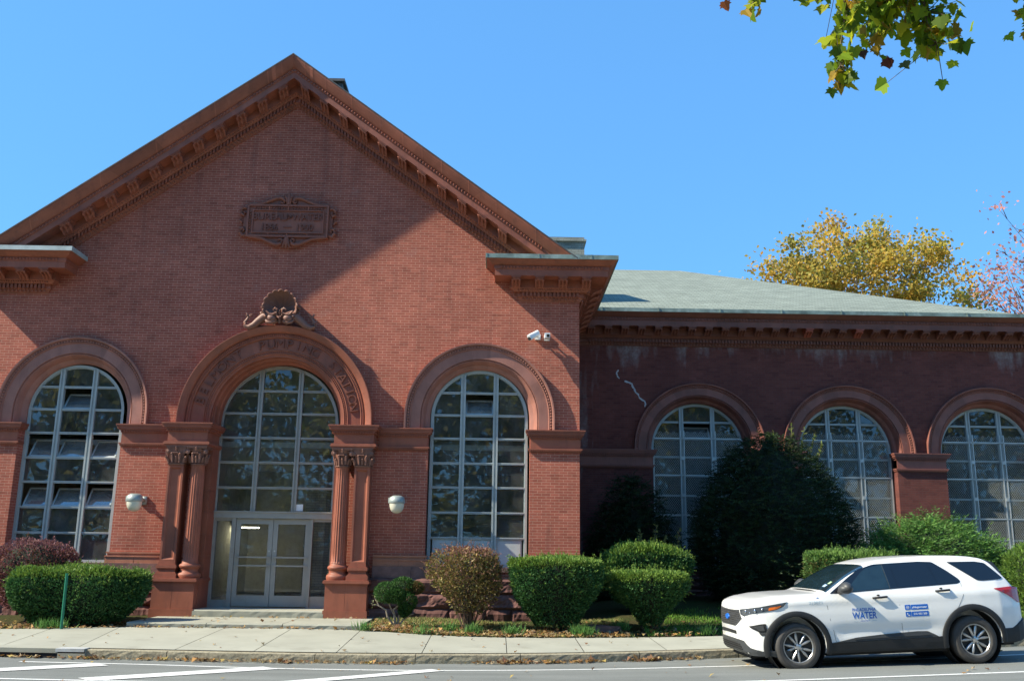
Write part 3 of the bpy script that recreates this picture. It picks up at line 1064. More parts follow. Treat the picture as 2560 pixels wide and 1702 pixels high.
CAP0, CAP1, SH0, PED = 3.60, 4.05, 1.34, .98
def column(cx, cy):
    mb = MB()
    prof = [(.178, SH0), (.19, SH0 + .02), (.180, SH0 + .06)]
    for i in range(13):
        t = i / 12
        prof.append((.180 - .022 * t ** 1.7, SH0 + .06 + (CAP0 - .06 - SH0 - .06) * t))
    prof += [(.165, CAP0 - .03), (.165, CAP0)]
    def fl(a, z):
        if z < SH0 + .05 or z > CAP0 - .05:
            return 1
        return 1 - .075 * abs(math.sin(a * 10)) ** .7 if True else 1
    mb.lathe(cx, cy, prof, 120, mod=fl)
    c = mb.build('column', M['terra'], bld, sharp=.9)
    mb = MB()
    capital(mb, cx, cy, .165, .225, CAP0, CAP1, True)
    mb.build('capital', M['terra_old'], c, sharp=.8)
    mb = MB()
    mb.lathe(cx, cy, [(.255, PED + .0), (.265, PED + .03), (.27, PED + .07), (.26, PED + .11), (.235, PED + .125), (.215, PED + .14), (.205, PED + .18), (.215, PED + .225), (.235, PED + .24),
                      (.248, PED + .27), (.24, PED + .305), (.215, PED + .325), (.195, PED + .335), (.185, PED + .37)], 40)
    mb.build('column_base', M['terra'], c, sharp=.9)

def pilaster(cx, cy):
    w = .185
    mb = MB()
    x0, x1, yf, yb = cx - w, cx + w, cy - w + .03, .05
    # front with a sunk panel
    b = .045
    d = .045
    z0, z1 = SH0, CAP0
    pz0, pz1 = z0 + .06, z1 - .06
    mb.quad((x0, yf, z0), (x0 + b, yf, pz0), (x0 + b, yf, pz1), (x0, yf, z1))
    mb.quad((x1 - b, yf, pz0), (x1, yf, z0), (x1, yf, z1), (x1 - b, yf, pz1))
    mb.quad((x0, yf, z0), (x1, yf, z0), (x1 - b, yf, pz0), (x0 + b, yf, pz0))
    mb.quad((x0 + b, yf, pz1), (x1 - b, yf, pz1), (x1, yf, z1), (x0, yf, z1))
    bb = .04
    q = [(x0 + b, pz0), (x1 - b, pz0), (x1 - b, pz1), (x0 + b, pz1)]
    qi = [(x0 + b + bb, pz0 + bb), (x1 - b - bb, pz0 + bb), (x1 - b - bb, pz1 - bb), (x0 + b + bb, pz1 - bb)]
    for i in range(4):
        a, c2 = q[i], q[(i + 1) % 4]
        ai, ci = qi[i], qi[(i + 1) % 4]
        mb.quad((a[0], yf, a[1]), (c2[0], yf, c2[1]), (ci[0], yf + d, ci[1]), (ai[0], yf + d, ai[1]))
    for k in range(4):
        za, zb = [qi[0][1] + (qi[2][1] - qi[0][1]) * t for t in (k / 4, (k + 1) / 4)]
        mb.quad((qi[0][0], yf + d, za), (qi[1][0], yf + d, za), (qi[1][0], yf + d, zb), (qi[0][0], yf + d, zb), .92 + .05 * k)
    mb.quad((x0, yb, z0), (x0, yf, z0), (x0, yf, z1), (x0, yb, z1))
    mb.quad((x1, yf, z0), (x1, yb, z0), (x1, yb, z1), (x1, yf, z1))
    p = mb.build('pilaster', M['terra'], bld)
    mb = MB()
    capital(mb, cx, cy, .165, .215, CAP0, CAP1, False)
    mb.build('capital', M['terra_old'], p, sharp=.8)
    mb = MB()
    for z0, z1, r in ((0, .10, .255), (.10, .125, .235), (.125, .145, .215), (.145, .20, .20), (.20, .225, .215), (.225, .29, .235), (.29, .31, .215), (.31, .36, .195)):
        mb.box(cx - r, cx + r, cy - r + .02, .04, PED + z0, PED + z1)
    mb.build('pilaster_base', M['terra'], p)

def pier_group(sgn):
    cx = XC + sgn * 1.99
    col_x, pil_x = XC + sgn * 1.74, XC + sgn * 2.22
    column(col_x, PY)
    pilaster(pil_x, PY)
    mb = MB()
    x0, x1 = cx - .485, cx + .485
    yf = -.54
    mb.box(x0 - .025, x1 + .025, yf - .02, .5, .0, .30, .95)
    for a, b, t in ((x0, cx - .02, 1.0), (cx - .012, x1, 1.06)):
        mb.box(a, b, yf, .5, .30, .86, t)
    mb.box(x0 + .004, x1 - .004, yf + .004, .4, .30, .86, .6)
    for z0, z1, r in ((.86, .885, .01), (.885, .91, .03), (.91, .955, .055), (.955, .98, .04)):
        mb.box(x0 - r, x1 + r, yf - r, .5, z0, z1)
    mb.build('pedestal', M['terra'], bld)
    mb = MB()
    for (z0, z1, q) in [(4.05, 4.085, .05), (4.085, 4.13, .075), (4.13, 4.155, .06), (4.155, 4.40, .0), (4.40, 4.455, .035), (4.455, 4.49, .07), (4.49, 4.545, .105), (4.545, 4.575, .125), (4.575, 4.60, .135)]:
        mb.box(cx - .475 - q, cx + .475 + q, PY - .19 - q, .55, z0, z1, 1.0)
    dentil_line(mb, cx - .50, cx + .50, PY - .225, 4.405, 4.45)
    for i in range(9):
        sx = cx - sgn * 0.51 
        mb.box(min(sx, sx + .0) - .028, sx + .028, PY - .15 + i * .062, PY - .12 + i * .062, 4.405, 4.45)
    mb.build('impost', M['terra'], bld)
    # wall pier behind the column towards the door
    mb = MB()
    xa, xb = (cx + .49, XC - 1.49) if sgn < 0 else (XC + 1.49, cx - .49)
    xa, xb = (XC - 1.75, XC - 1.49) if sgn < 0 else (XC + 1.49, XC + 1.75)
    for k in range(6):
        mb.box(xa, xb, -.02, .62, .98 + k * .512, .98 + k * .512 + .508, .9 + .04 * (k % 3))
    mb.box(xa, xb, -.30, .62, .0, .98)
    mb.build('jamb', M['terra'], bld)
pier_group(-1)
pier_group(1)

# ------------------------------------------------------------------ plaque over the arch
mb = MB()
px0, px1, pz0, pz1 = -6.565, -4.475, 9.44, 10.32
mb.box(px0, px1, -.10, .02, pz0, pz1)
for (x0, x1, z0, z1) in ((px0, px1, pz1 - .05, pz1), (px0, px1, pz0, pz0 + .05), (px0, px0 + .05, pz0 + .05, pz1 - .05), (px1 - .05, px1, pz0 + .05, pz1 - .05)):
    mb.box(x0, x1, -.14, -.10, z0, z1, .95)
ix0, ix1, iz0, iz1 = -6.40, -4.62, 9.57, 10.15
for (x0, x1, z0, z1) in ((ix0, ix1, iz1, iz1 + .025), (ix0, ix1, iz0 - .025, iz0), (ix0 - .025, ix0, iz0 - .025, iz1 + .025), (ix1, ix1 + .025, iz0 - .025, iz1 + .025)):
    mb.box(x0, x1, -.135, -.10, z0, z1, 1.0)
for i in range(26):
    x = ix0 + (ix1 - ix0) * (i + .5) / 26
    mb.ball((x, -.105, iz1 + .075), (.026, .03, .035), 6, 4, .8)
    mb.ball((x, -.105, iz0 - .075), (.026, .03, .035), 6, 4, .6)
for i in range(8):
    z = iz0 + (iz1 - iz0) * (i + .5) / 8
    mb.ball((ix0 - .085, -.105, z), (.03, .03, .028), 6, 4, .8)
    mb.ball((ix1 + .085, -.105, z), (.03, .03, .028), 6, 4, .8)
for t in (-6.0, -5.52, -5.0):
    mb.box(t - .008, t + .008, -.137, -.10, iz1 + .03, pz1 - .05, 1.9)
    mb.box(t - .008, t + .008, -.137, -.10, pz0 + .05, iz0 - .03, 1.9)
for t in (-5.82, -5.2):
    mb.box(t - .006, t + .006, -.103, -.10, iz0, iz1, 1.7)
pcx = (px0 + px1) / 2
for sz, zb, hh in ((1, pz1, .34), (-1, pz0, .30)):
    for sx in (-1, 1):
        # long ogee running up to a scroll
        pts = [(pcx + sx * x, -.10, zb + sz * h) for x, h in ((1.0, .0), (.85, .005), (.65, .03), (.48, .11), (.33, .18), (.22, .195), (.14, .16), (.105, .09), (.14, .04), (.20, .05), (.205, .10), (.17, .11))]
        mb.tube(pts, [.03, .035, .04, .045, .05, .052, .05, .045, .04, .034, .028, .02], 8, .95)
        poly = [(pcx + sx * x, -.08, zb + sz * h) for x, h in ((.9, .0), (.65, .025), (.48, .10), (.33, .17), (.2, .18), (0, .16), (0, 0))]
        mb.add(poly, [tuple(range(7))], .9)
        mb.tube([(pcx + sx * .03, -.11, zb + sz * .02), (pcx + sx * .05, -.13, zb + sz * .16), (pcx + sx * .09, -.10, zb + sz * .26), (pcx + sx * .14, -.09, zb + sz * .24)], [.03, .035, .03, .015], 7)
    mb.tube([(pcx, -.10, zb + sz * .0), (pcx, -.13, zb + sz * .18), (pcx, -.10, zb + sz * hh)], [.06, .05, .015], 8)
for sx in (-1, 1):
    xb = px0 if sx < 0 else px1
    for j, (dz, sgn) in enumerate(((.62, 1), (.22, -1))):
        pts = [(xb + sx * dx, -.08, pz0 + dz + sgn * z) for dx, z in ((.02, .16), (.10, .18), (.17, .10), (.16, .0), (.09, -.03), (.06, .03), (.10, .07))]
        mb.tube(pts, [.03, .045, .05, .05, .04, .03, .02], 7)
    mb.tube([(xb + sx * .12, -.07, pz0 + .38), (xb + sx * .19, -.07, pz0 + .44), (xb + sx * .14, -.07, pz0 + .50)], [.03, .045, .02], 7)
    mb.box(min(xb, xb + sx * .10), max(xb, xb + sx * .10), -.06, .02, pz0 + .1, pz1 - .1, .9)
plaque = mb.build('plaque', M['terra'], bld, sharp=.7)
def put(s, size, x, z, sx=1.0):
    mb = MB()
    vs, fs = text_geo(s, size, .02, .0)
    mb.add([(x + v.x * sx, -.112 - v.z, z + v.y) for v in vs], fs, .72)  # letters toned darker, their edge shading put into the colour
    mb.build('lettering', M['terra'], plaque)
put('BUREAU', .265, -5.97, 9.90, .92)
put('OF', .12, -5.475, 9.95)
put('WATER', .265, -5.01, 9.90, .88)
put('1866', .25, -5.98, 9.63, .9)
put('1900', .25, -5.08, 9.63, .9)
mb = MB()
mb.box(-5.62, -5.42, -.122, -.10, 9.71, 9.735, .72)
mb.build('lettering', M['terra'], plaque)

# ------------------------------------------------------------------ shell crest above the arch
mb = MB()
SX, SZ, SR = -5.49, 7.47, .43
NA, NR = 90, 12
vs = []
for j in range(NR + 1):
    t = j / NR
    for i in range(NA + 1):
        a = math.radians(-38 + 256 * i / NA)
        lob = abs(math.cos((i / NA) * PI * 12))          # flutes
        R = SR * (.93 + .07 * lob)
        r = R * t
        y = -.16 - .26 * t ** 2.2 - .05 * (lob - .5) * t
        vs.append((SX + r * math.cos(a), y, SZ + .06 + r * math.sin(a) * 1.0))
fs = [(j * (NA + 1) + i, j * (NA + 1) + i + 1, (j + 1) * (NA + 1) + i + 1, (j + 1) * (NA + 1) + i) for j in range(NR) for i in range(NA)]
mb.add(vs, fs, .95)
rim = [vs[NR * (NA + 1) + i] for i in range(NA + 1)]
mb.tube([(x, y - .0, z) for x, y, z in rim], .022, 6, 1.2)
vs2 = []
for i in range(NA + 1):           # back of the shell to the wall
    x, y, z = rim[i]
    vs2 += [(x, y, z), (SX + (x - SX) * .9, .0, SZ + (z - SZ) * .9)]
mb.add(vs2, [(2 * i, 2 * i + 1, 2 * i + 3, 2 * i + 2) for i in range(NA)], .8)
for sx in (-1, 1):
    pts = [(SX + sx * x, -.44, 7.40 + z) for x, z in ((.33, .02), (.26, -.06), (.17, -.08), (.08, -.03), (.06, .05), (.11, .09), (.155, .05), (.12, .01))]
    mb.tube(pts, [.02, .026, .03, .034, .034, .03, .024, .016], 7, 1.1)
    # dolphin: head by the centre, body out along the arch, tail curled up
    body = [(.20, -.24), (.13, -.17), (.16, -.07), (.28, -.02), (.42, -.08), (.55, -.19), (.66, -.29), (.78, -.34), (.87, -.31), (.88, -.22), (.83, -.14), (.80, -.08)]
    rad = [.05, .10, .13, .125, .115, .10, .085, .07, .055, .045, .036, .028]
    mb.ball((SX + sx * .20, -.36, 7.24), (.13, .12, .115), 12, 8, 1.1)
    mb.tube([(SX + sx * x * .985, -.30, 7.36 + z) for x, z in body], rad, 9, 1.05)
    for dx, dz in ((-.10, .07), (.06, .10)):
        mb.tube([(SX + sx * .79, -.30, 7.29), (SX + sx * (.79 + dx * .5), -.31, 7.29 + dz * .4), (SX + sx * (.79 + dx), -.31, 7.29 + dz)], [.02, .035, .008], 6, 1.1)
    mb.tube([(SX + sx * .34, -.30, 7.40), (SX + sx * .44, -.32, 7.46), (SX + sx * .47, -.32, 7.53), (SX + sx * .41, -.32, 7.55)], [.03, .035, .045, .03], 7, 1.1)
    mb.tube([(SX + sx * .40, -.30, 7.32), (SX + sx * .47, -.33, 7.38), (SX + sx * .50, -.33, 7.41)], [.04, .05, .012], 6)
    mb.tube([(SX + sx * .10, -.40, 7.16), (SX + sx * .20, -.42, 7.12), (SX + sx * .30, -.40, 7.14), (SX + sx * .36, -.36, 7.22)], [.03, .04, .04, .02], 7, 1.15)
    mb.ball((SX + sx * .07, -.42, 7.32), .03, 7, 5, 1.2)
    mb.box(min(SX, SX + sx * .8), max(SX, SX + sx * .8), -.2, 0, 7.03 if True else 0, 7.10)
mb.tube([(SX, -.34, 7.12), (SX, -.36, 7.24), (SX, -.38, 7.36), (SX, -.44, 7.43)], [.035, .045, .05, .02], 8, .9)
mb.tube([(SX - .05, -.44, 7.28), (SX, -.46, 7.24), (SX + .05, -.44, 7.28)], [.02, .03, .02], 6, 1.2)
mb.build('shell_ornament', M['terra_old'], bld, sharp=.9)

# ------------------------------------------------------------------ windows
def window(xc, half, z0, zc, y, mull, trans, open_cells=(), solid=(), glass='glass', seed=1, mw=.125, th=.056, label=None, fmat='frame', rim=.06):
    rr = random.Random(seed)
    R = half
    topz = lambda x, r: zc + math.sqrt(max(0, r * r - (x - xc) ** 2))
    mb = MB()
    n = 40
    d0, d1 = y - .045, y + .05
    def ring(ro, ri, ya, yb):
        po = [(xc - ro, z0)] + [(xc - ro * math.cos(PI * i / n), zc + ro * math.sin(PI * i / n)) for i in range(n + 1)] + [(xc + ro, z0)]
        pi_ = [(xc - ri, z0)] + [(xc - ri * math.cos(PI * i / n), zc + ri * math.sin(PI * i / n)) for i in range(n + 1)] + [(xc + ri, z0)]
        for i in range(len(po) - 1):
            a, b, c, e = po[i], po[i + 1], pi_[i + 1], pi_[i]
            mb.quad((a[0], ya, a[1]), (b[0], ya, b[1]), (c[0], ya, c[1]), (e[0], ya, e[1]))
            mb.quad((e[0], ya, e[1]), (c[0], ya, c[1]), (c[0], yb, c[1]), (e[0], yb, e[1]))
    ring(R, R - rim, d0, d1)
    ring(R - rim, R - rim - .02, d0 + .03, d1)
    mb.box(xc - R, xc + R, d0, d1, z0, z0 + .06)
    for mx in mull:
        x = xc + mx
        mb.box(x - mw / 2, x - mw * .16, d0 - .015, d1, z0, topz(x, R - .02))
        mb.box(x + mw * .16, x + mw / 2, d0 - .015, d1, z0, topz(x, R - .02))
        mb.box(x - mw * .17, x + mw * .17, d0 + .01, d1 - .005, z0, topz(x, R - .02), .8)
    cols = [xc - R + rim] + [xc + m for m in mull] + [xc + R - rim]
    rows = [z0 + .03] + sorted(trans) + [99]
    for z in trans:
        hw = R - rim if z < zc else math.sqrt(max(0, (R - .03) ** 2 - (z - zc) ** 2))
        mb.box(xc - hw, xc + hw, d0 + .012, d1 - .01, z - th / 2, z - th * .1)
        mb.box(xc - hw, xc + hw, d0 + .004, d1 - .01, z - th * .1 + .004, z + th / 2)
    for (c, r) in solid:
        a, b = cols[c] + mw / 2, cols[c + 1] - mw / 2
        mb.box(a, b, y - .005, y + .02, rows[r], rows[r + 1], 1.0, 1)
        mb.box(a + .03, b - .03, y - .012, y, rows[r] + .05, rows[r + 1] - .06, 1.0, 1)
    w = mb.build('window', [M[fmat], M['panel']], bld, label=label)
    mb = MB()
    cells = []
    for c in range(len(cols) - 1):
        for r in range(len(rows) - 1):
            if (c, r) in open_cells or (c, r) in solid:
                continue
            a, b = cols[c], cols[c + 1]
            z_lo, z_hi = rows[r], rows[r + 1]
            ax, az, off = rr.uniform(-.006, .006), rr.uniform(-.008, .008), rr.uniform(-.004, .004)
            N = 8
            for i in range(N):
                xa, xb = a + (b - a) * i / N, a + (b - a) * (i + 1) / N
                ta, tb = min(z_hi, topz(xa, R - .03)), min(z_hi, topz(xb, R - .03))
                if max(ta, tb) <= z_lo:
                    continue
                ta, tb = max(ta, z_lo), max(tb, z_lo)
                Y = lambda x, z: y + .012 + off + ax * (x - (a + b) / 2) + az * (z - (z_lo + min(z_hi, zc + R)) / 2)
                mb.quad((xa, Y(xa, z_lo), z_lo), (xb, Y(xb, z_lo), z_lo), (xb, Y(xb, tb), tb), (xa, Y(xa, ta), ta))
    mb.build('pane', M[glass], w)
    for (c, r) in open_cells:
        a, b = cols[c] + mw / 2, cols[c + 1] - mw / 2
        z_lo, z_hi = rows[r] + .02, min(rows[r + 1], topz((a + b) / 2, R)) - .03
        tilt = math.radians(rr.uniform(33, 38))
        H = (z_hi - z_lo)
        s = MB()
        t = .035
        for (x0, x1, h0, h1) in ((a, b, 0, t * 1.4), (a, b, H - t, H), (a, a + t, t, H - t), (b - t, b, t, H - t)):
            s.box(x0, x1, -.015, .015, h0, h1)
        s.quad((a + t, 0, t), (b - t, 0, t), (b - t, 0, H - t), (a + t, 0, H - t), 1, 1)
        s.v = [(vx, y + .02 + vy * math.cos(tilt) + vz * math.sin(tilt), z_lo + vz * math.cos(tilt) - vy * math.sin(tilt)) for vx, vy, vz in s.v]
        s.build('sash', [M['sash'], M['glass_sky']], w, label='tilted open sash')
    return w

TS = [1.985, 2.59, 3.20, 3.79, 4.40, 4.985, 5.55]
YS = .34
window(LX - .06, 1.19, 1.30, 4.92, YS, (-.42, .40), TS, open_cells=((1, 6), (0, 4), (1, 4), (2, 4), (0, 2), (1, 2), (2, 2)), seed=4, label='window with several sashes tilted open')
window(RX - .01, 1.21, 1.30, 4.92, YS, (-.415, .405), TS, open_cells=((1, 6),), solid=((0, 0), (1, 0), (2, 0)), seed=9, label='window with grey panels along its foot')
window(XC - .05, 1.485, 2.50, 4.72, .56, (-.51, .49), [3.14, 3.76, 4.375, 4.985, 5.56], open_cells=(), seed=14, mw=.12, label='large arched window above the entrance', fmat='door_metal')
TW = [2.2, 2.81, 3.39, 3.98, 4.54, 5.09, 5.60]
for i, x in enumerate(WX):
    window(x, 1.41, WZ0 + .03, WZC, YW + .40, (-.475, .475), TW, open_cells=((1, 6),) if i == 0 else (), seed=30 + i, mw=.13, label='arched wing window behind a wire screen')
# wire guards in front of wing windows
def guard(xc):
    y = YW + .27
    R = 1.36
    topz = lambda x: WZC + math.sqrt(max(0, R * R - (x - xc) ** 2))
    mb = MB()
    sp, w = .058, .0032
    for sg in (-1, 1):
        c = -6.0
        while c < 12:
            # line z = c + sg*1.45*(x-xc)
            pts = []
            for k in range(61):
                x = xc - R + 2 * R * k / 60
                z = c + sg * 1.45 * (x - xc)
                if WZ0 + .05 < z < min(topz(x), 5.32):
                    pts.append((x, z))
            if len(pts) > 1:
                (x0, z0), (x1, z1) = pts[0], pts[-1]
                yy = y + .002 * sg
                mb.add([(x0 - w, yy, z0), (x0 + w, yy, z0), (x1 + w, yy, z1), (x1 - w, yy, z1)], [(0, 1, 2, 3)])
                mb.add([(x0, yy - w, z0), (x0, yy + w, z0), (x1, yy + w, z1), (x1, yy - w, z1)], [(0, 1, 2, 3)])
            c += sp * 1.45
    for z in (WZ0 + .05, 2.82, 3.99, 5.10):
        hw = R if z < WZC else math.sqrt(R * R - (z - WZC) ** 2)
        mb.box(xc - hw, xc + hw, y - .012, y + .012, z - .016, z + .016)
    for x in (-.53, -.42, .42, .53):
        mb.box(xc + x - .014, xc + x + .014, y - .012, y + .012, WZ0, 5.33 if abs(x) < .6 else 4)
    for x in (-R, R - .03):
        mb.box(xc + x, xc + x + .03, y - .012, y + .012, WZ0, WZC)
    for z in (2.0, 3.4, 4.5):
        for x in (-.475, .475):
            mb.box(xc + x - .04, xc + x + .04, y - .02, y + .02, z - .05, z + .05)
    mb.build('window_guard', M['screen'], bld)
for x in WX:
    guard(x)

# ------------------------------------------------------------------ entrance
DY = .58
mb = MB()
mb.box(-7.0, -4.02, DY - .10, DY + .10, 2.40, 2.54)
mb.box(-7.0, -4.02, DY - .13, DY + .05, 2.54, 2.57)
for x0, x1 in ((-7.0, -6.90), (-6.525, -6.42), (-4.60, -4.535), (-4.09, -4.02)):
    mb.box(x0, x1, DY - .07, DY + .06, .29, 2.40)
for x0, x1 in ((-6.90, -6.525), (-4.535, -4.09)):
    mb.box(x0, x1, DY - .03, DY + .03, .29, .46 if x0 < -6 else .56)
    mb.box(x0, x1, DY - .04, DY + .04, 2.33, 2.40)
ent = mb.build('entrance_frame', M['door_metal'], bld)
for x0, x1 in ((-6.90, -6.525), (-4.535, -4.09)):
    mb = MB()
    mb.quad((x0, DY, .46), (x1, DY, .46), (x1, DY, 2.34), (x0, DY, 2.34))
    mb.build('pane', M['glass_door'], ent)
for x0, x1, ax in ((-6.415, -5.512, 1), (-5.502, -4.605, -1)):
    mb = MB()
    st = .115
    mb.box(x0, x0 + st, DY - .03, DY + .03, .31, 2.39)
    mb.box(x1 - st, x1, DY - .03, DY + .03, .31, 2.39)
    mb.box(x0 + st, x1 - st, DY - .03, DY + .03, 2.26, 2.39)
    mb.box(x0 + st, x1 - st, DY - .03, DY + .03, .31, .57)
    for z in (.31,):
        mb.box(x0 + .01, x1 - .01, DY - .036, DY - .03, .32, .40, .85)
    d = mb.build('door', M['door_metal'], bld)
    mb = MB()
    mb.quad((x0 + st, DY, .57), (x1 - st, DY, .57), (x1 - st, DY, 2.26), (x0 + st, DY, 2.26))
    mb.build('pane', M['glass_door'], d)
    for z in (1.27, 1.47):
        mb = MB()
        mb.box(x0 + .02, x1 - .02, DY - .085, DY - .065, z - .018, z + .018)
        for x in (x0 + .05, x1 - .06):
            mb.box(x - .012, x + .012, DY - .07, DY - .02, z - .02, z + .02)
        mb.build('push_bar', M['door_metal'], d)
    mb = MB()
    xk = x1 - .06 if ax > 0 else x0 + .06
    mb.lathe(0, 0, [(.022, 0), (.022, .01), (.0, .012)], 12)
    mb.v = [(xk + a, DY - .032 - c, 1.62 + b) for a, b, c in mb.v]
    mb.build('lock', M['screen'], d)

# ------------------------------------------------------------------ interior seen through the glass
mb = MB()
x0, x1, y0, y1 = XL + .3, XR - .3, .95, 9.0
mb.quad((x0, y0 - .3, .28), (x1, y0 - .3, .28), (x1, y1, .28), (x0, y1, .28), 1, 0)
mb.quad((x0, y1, .28), (x1, y1, .28), (x1, y1, 8.6), (x0, y1, 8.6), 1, 1)
mb.quad((x0, y0 - .2, .28), (x0, y1, .28), (x0, y1, 8.6), (x0, y0 - .2, 8.6), 1, 1)
mb.quad((x1, y0 - .2, .28), (x1, y1, .28), (x1, y1, 8.6), (x1, y0 - .2, 8.6), 1, 1)
mb.box(x0, x1, 1.3, y1, 4.22, 4.36, 1, 2)                  # lowered ceiling edge
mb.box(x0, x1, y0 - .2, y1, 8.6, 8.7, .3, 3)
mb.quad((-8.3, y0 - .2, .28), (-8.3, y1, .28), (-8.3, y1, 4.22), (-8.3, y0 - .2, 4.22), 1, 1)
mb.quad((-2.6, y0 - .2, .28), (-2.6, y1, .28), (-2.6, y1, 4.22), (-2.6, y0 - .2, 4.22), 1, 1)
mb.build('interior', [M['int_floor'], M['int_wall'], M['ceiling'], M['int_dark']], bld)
mb = MB()
mb.box(-5.08, -4.55, 2.2, 3.0, .28, 4.22)
mb.build('interior_pier', M['tile'], bld)
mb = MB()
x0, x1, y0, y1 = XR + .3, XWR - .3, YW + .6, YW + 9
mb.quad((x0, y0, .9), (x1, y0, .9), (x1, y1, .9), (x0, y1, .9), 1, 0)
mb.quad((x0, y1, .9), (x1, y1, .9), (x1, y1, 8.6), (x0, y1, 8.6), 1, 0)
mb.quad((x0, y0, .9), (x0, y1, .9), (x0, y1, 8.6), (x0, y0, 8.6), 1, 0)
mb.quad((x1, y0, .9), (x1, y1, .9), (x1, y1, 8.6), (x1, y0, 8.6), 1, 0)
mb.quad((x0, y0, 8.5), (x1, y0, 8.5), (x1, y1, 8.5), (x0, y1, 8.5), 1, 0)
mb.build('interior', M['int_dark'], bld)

# ================================================================== GROUND
KX = [-200, -40, -8.6, -4.8, -2.3, 1.1, 4.2, 9.6, 14, 25, 200]
KY = [-5.75, -5.75, -5.75, -5.75, -5.70, -5.40, -4.60, -3.80, -3.0, -1.0, 30]
KZ = [.3, .12, -.073, -.11, -.127, -.117, -.078, .09, .26, .7, 3]
BX = [-200, -40, -10, -7.3, -2.75, -1.1, 1.1, 2.1, 4.5, 9.6, 14, 25, 200]
BY = [-2.7, -2.7, -2.75, -2.42, -2.42, -3.15, -3.05, -2.85, -2.2, -1.4, -.6, 1.4, 32]
BZ = [.3, .12, -.03, .045, .045, -.03, -.03, -.035, -.04, .15, .32, .78, 3.1]
def sm(xp, fp):
    xs = np.arange(-60, 60, .1)
    v = np.interp(xs, xp, fp)
    k = np.exp(-.5 * (np.arange(-30, 31) / 9.0) ** 2)
    k /= k.sum()
    vv = np.convolve(np.pad(v, 30, mode='edge'), k, mode='valid')
    return lambda x: float(np.interp(x, xs, vv))
kY, kZ, bY, bZ = sm(KX, KY), sm(KX, KZ), sm(BX, BY), sm(BX, BZ)
def road_z(x, y):
    d = kY(x) - y
    return kZ(x) - .15 + .02 * min(d, 6) - .02 * max(0, d - 7)
def walk_z(x, y):
    t = (y - kY(x)) / max(.1, bY(x) - kY(x))
    return kZ(x) + (bZ(x) - kZ(x)) * t
def gz(x, y):
    b = bY(x)
    if y < b:
        return walk_z(x, y)
    d = y - b
    if x < 1.6:
        s = .045
    elif x < 3:
        s = .045 + .06 * (x - 1.6) / 1.4
    else:
        s = .105
    return bZ(x) + s * min(d, 4.5) + .01 * max(0, min(d - 4.5, 30)) + .02 * math.sin(x * 2.1 + y * 3) * min(1, d)

mb = MB()
mb.quad((-900, -900, -.9), (900, -900, -.9), (900, 900, -.9), (-900, 900, -.9))
struct(mb.build('ground', M['soil']))
def sheet(name, xs, ylo, yhi, ny, zf, mat, off=0.0):
    mb = MB()
    vs = []
    for x in xs:
        a, b = ylo(x), yhi(x)
        for j in range(ny + 1):
            y = a + (b - a) * j / ny
            vs.append((x, y, zf(x, y) + off))
    fs = []
    for i in range(len(xs) - 1):
        for j in range(ny):
            k = i * (ny + 1) + j
            fs.append((k, k + ny + 1, k + ny + 2, k + 1))
    mb.add(vs, fs)
    return struct(mb.build(name, mat, smooth=True))
XS = np.concatenate([np.arange(-60, -14, 2.0), np.arange(-14, 20, .25), np.arange(20, 61, 2.0)])
sheet('lawn', XS, lambda x: bY(x) - .05, lambda x: bY(x) + 40, 100, gz, M['soil'], -.012)
sheet('road', XS, lambda x: kY(x) - 11, lambda x: kY(x) + .05, 14, road_z, M['asphalt'])
sheet('far_pavement', XS, lambda x: kY(x) - 15, lambda x: kY(x) - 11, 4, lambda x, y: road_z(x, y) + .13, M['conc'])
sheet('far_lawn', XS, lambda x: kY(x) - 90, lambda x: kY(x) - 15, 10, lambda x, y: road_z(x, kY(x) - 11) + .1, M['soil'])

# pavement slabs with open joints
mb = MB()
JX = [-60, -40, -25, -16.8, -14.7, -12.6, -10.4, -8.74, -7.39, -5.67, -4.28, -2.83, -1.32, .20, 1.62, 3.2, 4.9, 6.6, 8.3, 10.3, 12.5, 15, 20, 30, 60]
KW = .19
rr = random.Random(2)
for a, b in zip(JX[:-1], JX[1:]):
    n = max(2, int((b - a) / .25))
    vs = []
    for i in range(n + 1):
        x = a + .007 + (b - a - .014) * i / n
        y0, y1 = kY(x) + KW + .006, bY(x)
        for j in range(7):
            y = y0 + (y1 - y0) * j / 6
            # joints fan slightly, following the bend of the kerb
            xx = x + (-.15 * (y - y0) if x < -6.6 else 0.0) * (1 if abs(x) < 14 else 0)
            vs.append((xx, y, walk_z(x, y) + .004))
    fs = [(i * 7 + j, (i + 1) * 7 + j, (i + 1) * 7 + j + 1, i * 7 + j + 1) for i in range(n) for j in range(6)]
    mb.add(vs, fs, rr.uniform(.93, 1.05))
M['slab'] = plain('pavement_concrete', (.335, .33, .27), .9, var=.09, scale=1.2, bump=.2, bscale=70, spec=.2, tone=True, dirt=((.16, .15, .12), 1.3, .56, .4))
struct(mb.build('pavement', M['slab'], smooth=True))
sheet('pavement_base', XS, lambda x: kY(x) + .1, lambda x: bY(x) + .02, 4, lambda x, y: walk_z(x, y) - .02, plain('joint_filler', (.07, .065, .05), .95))

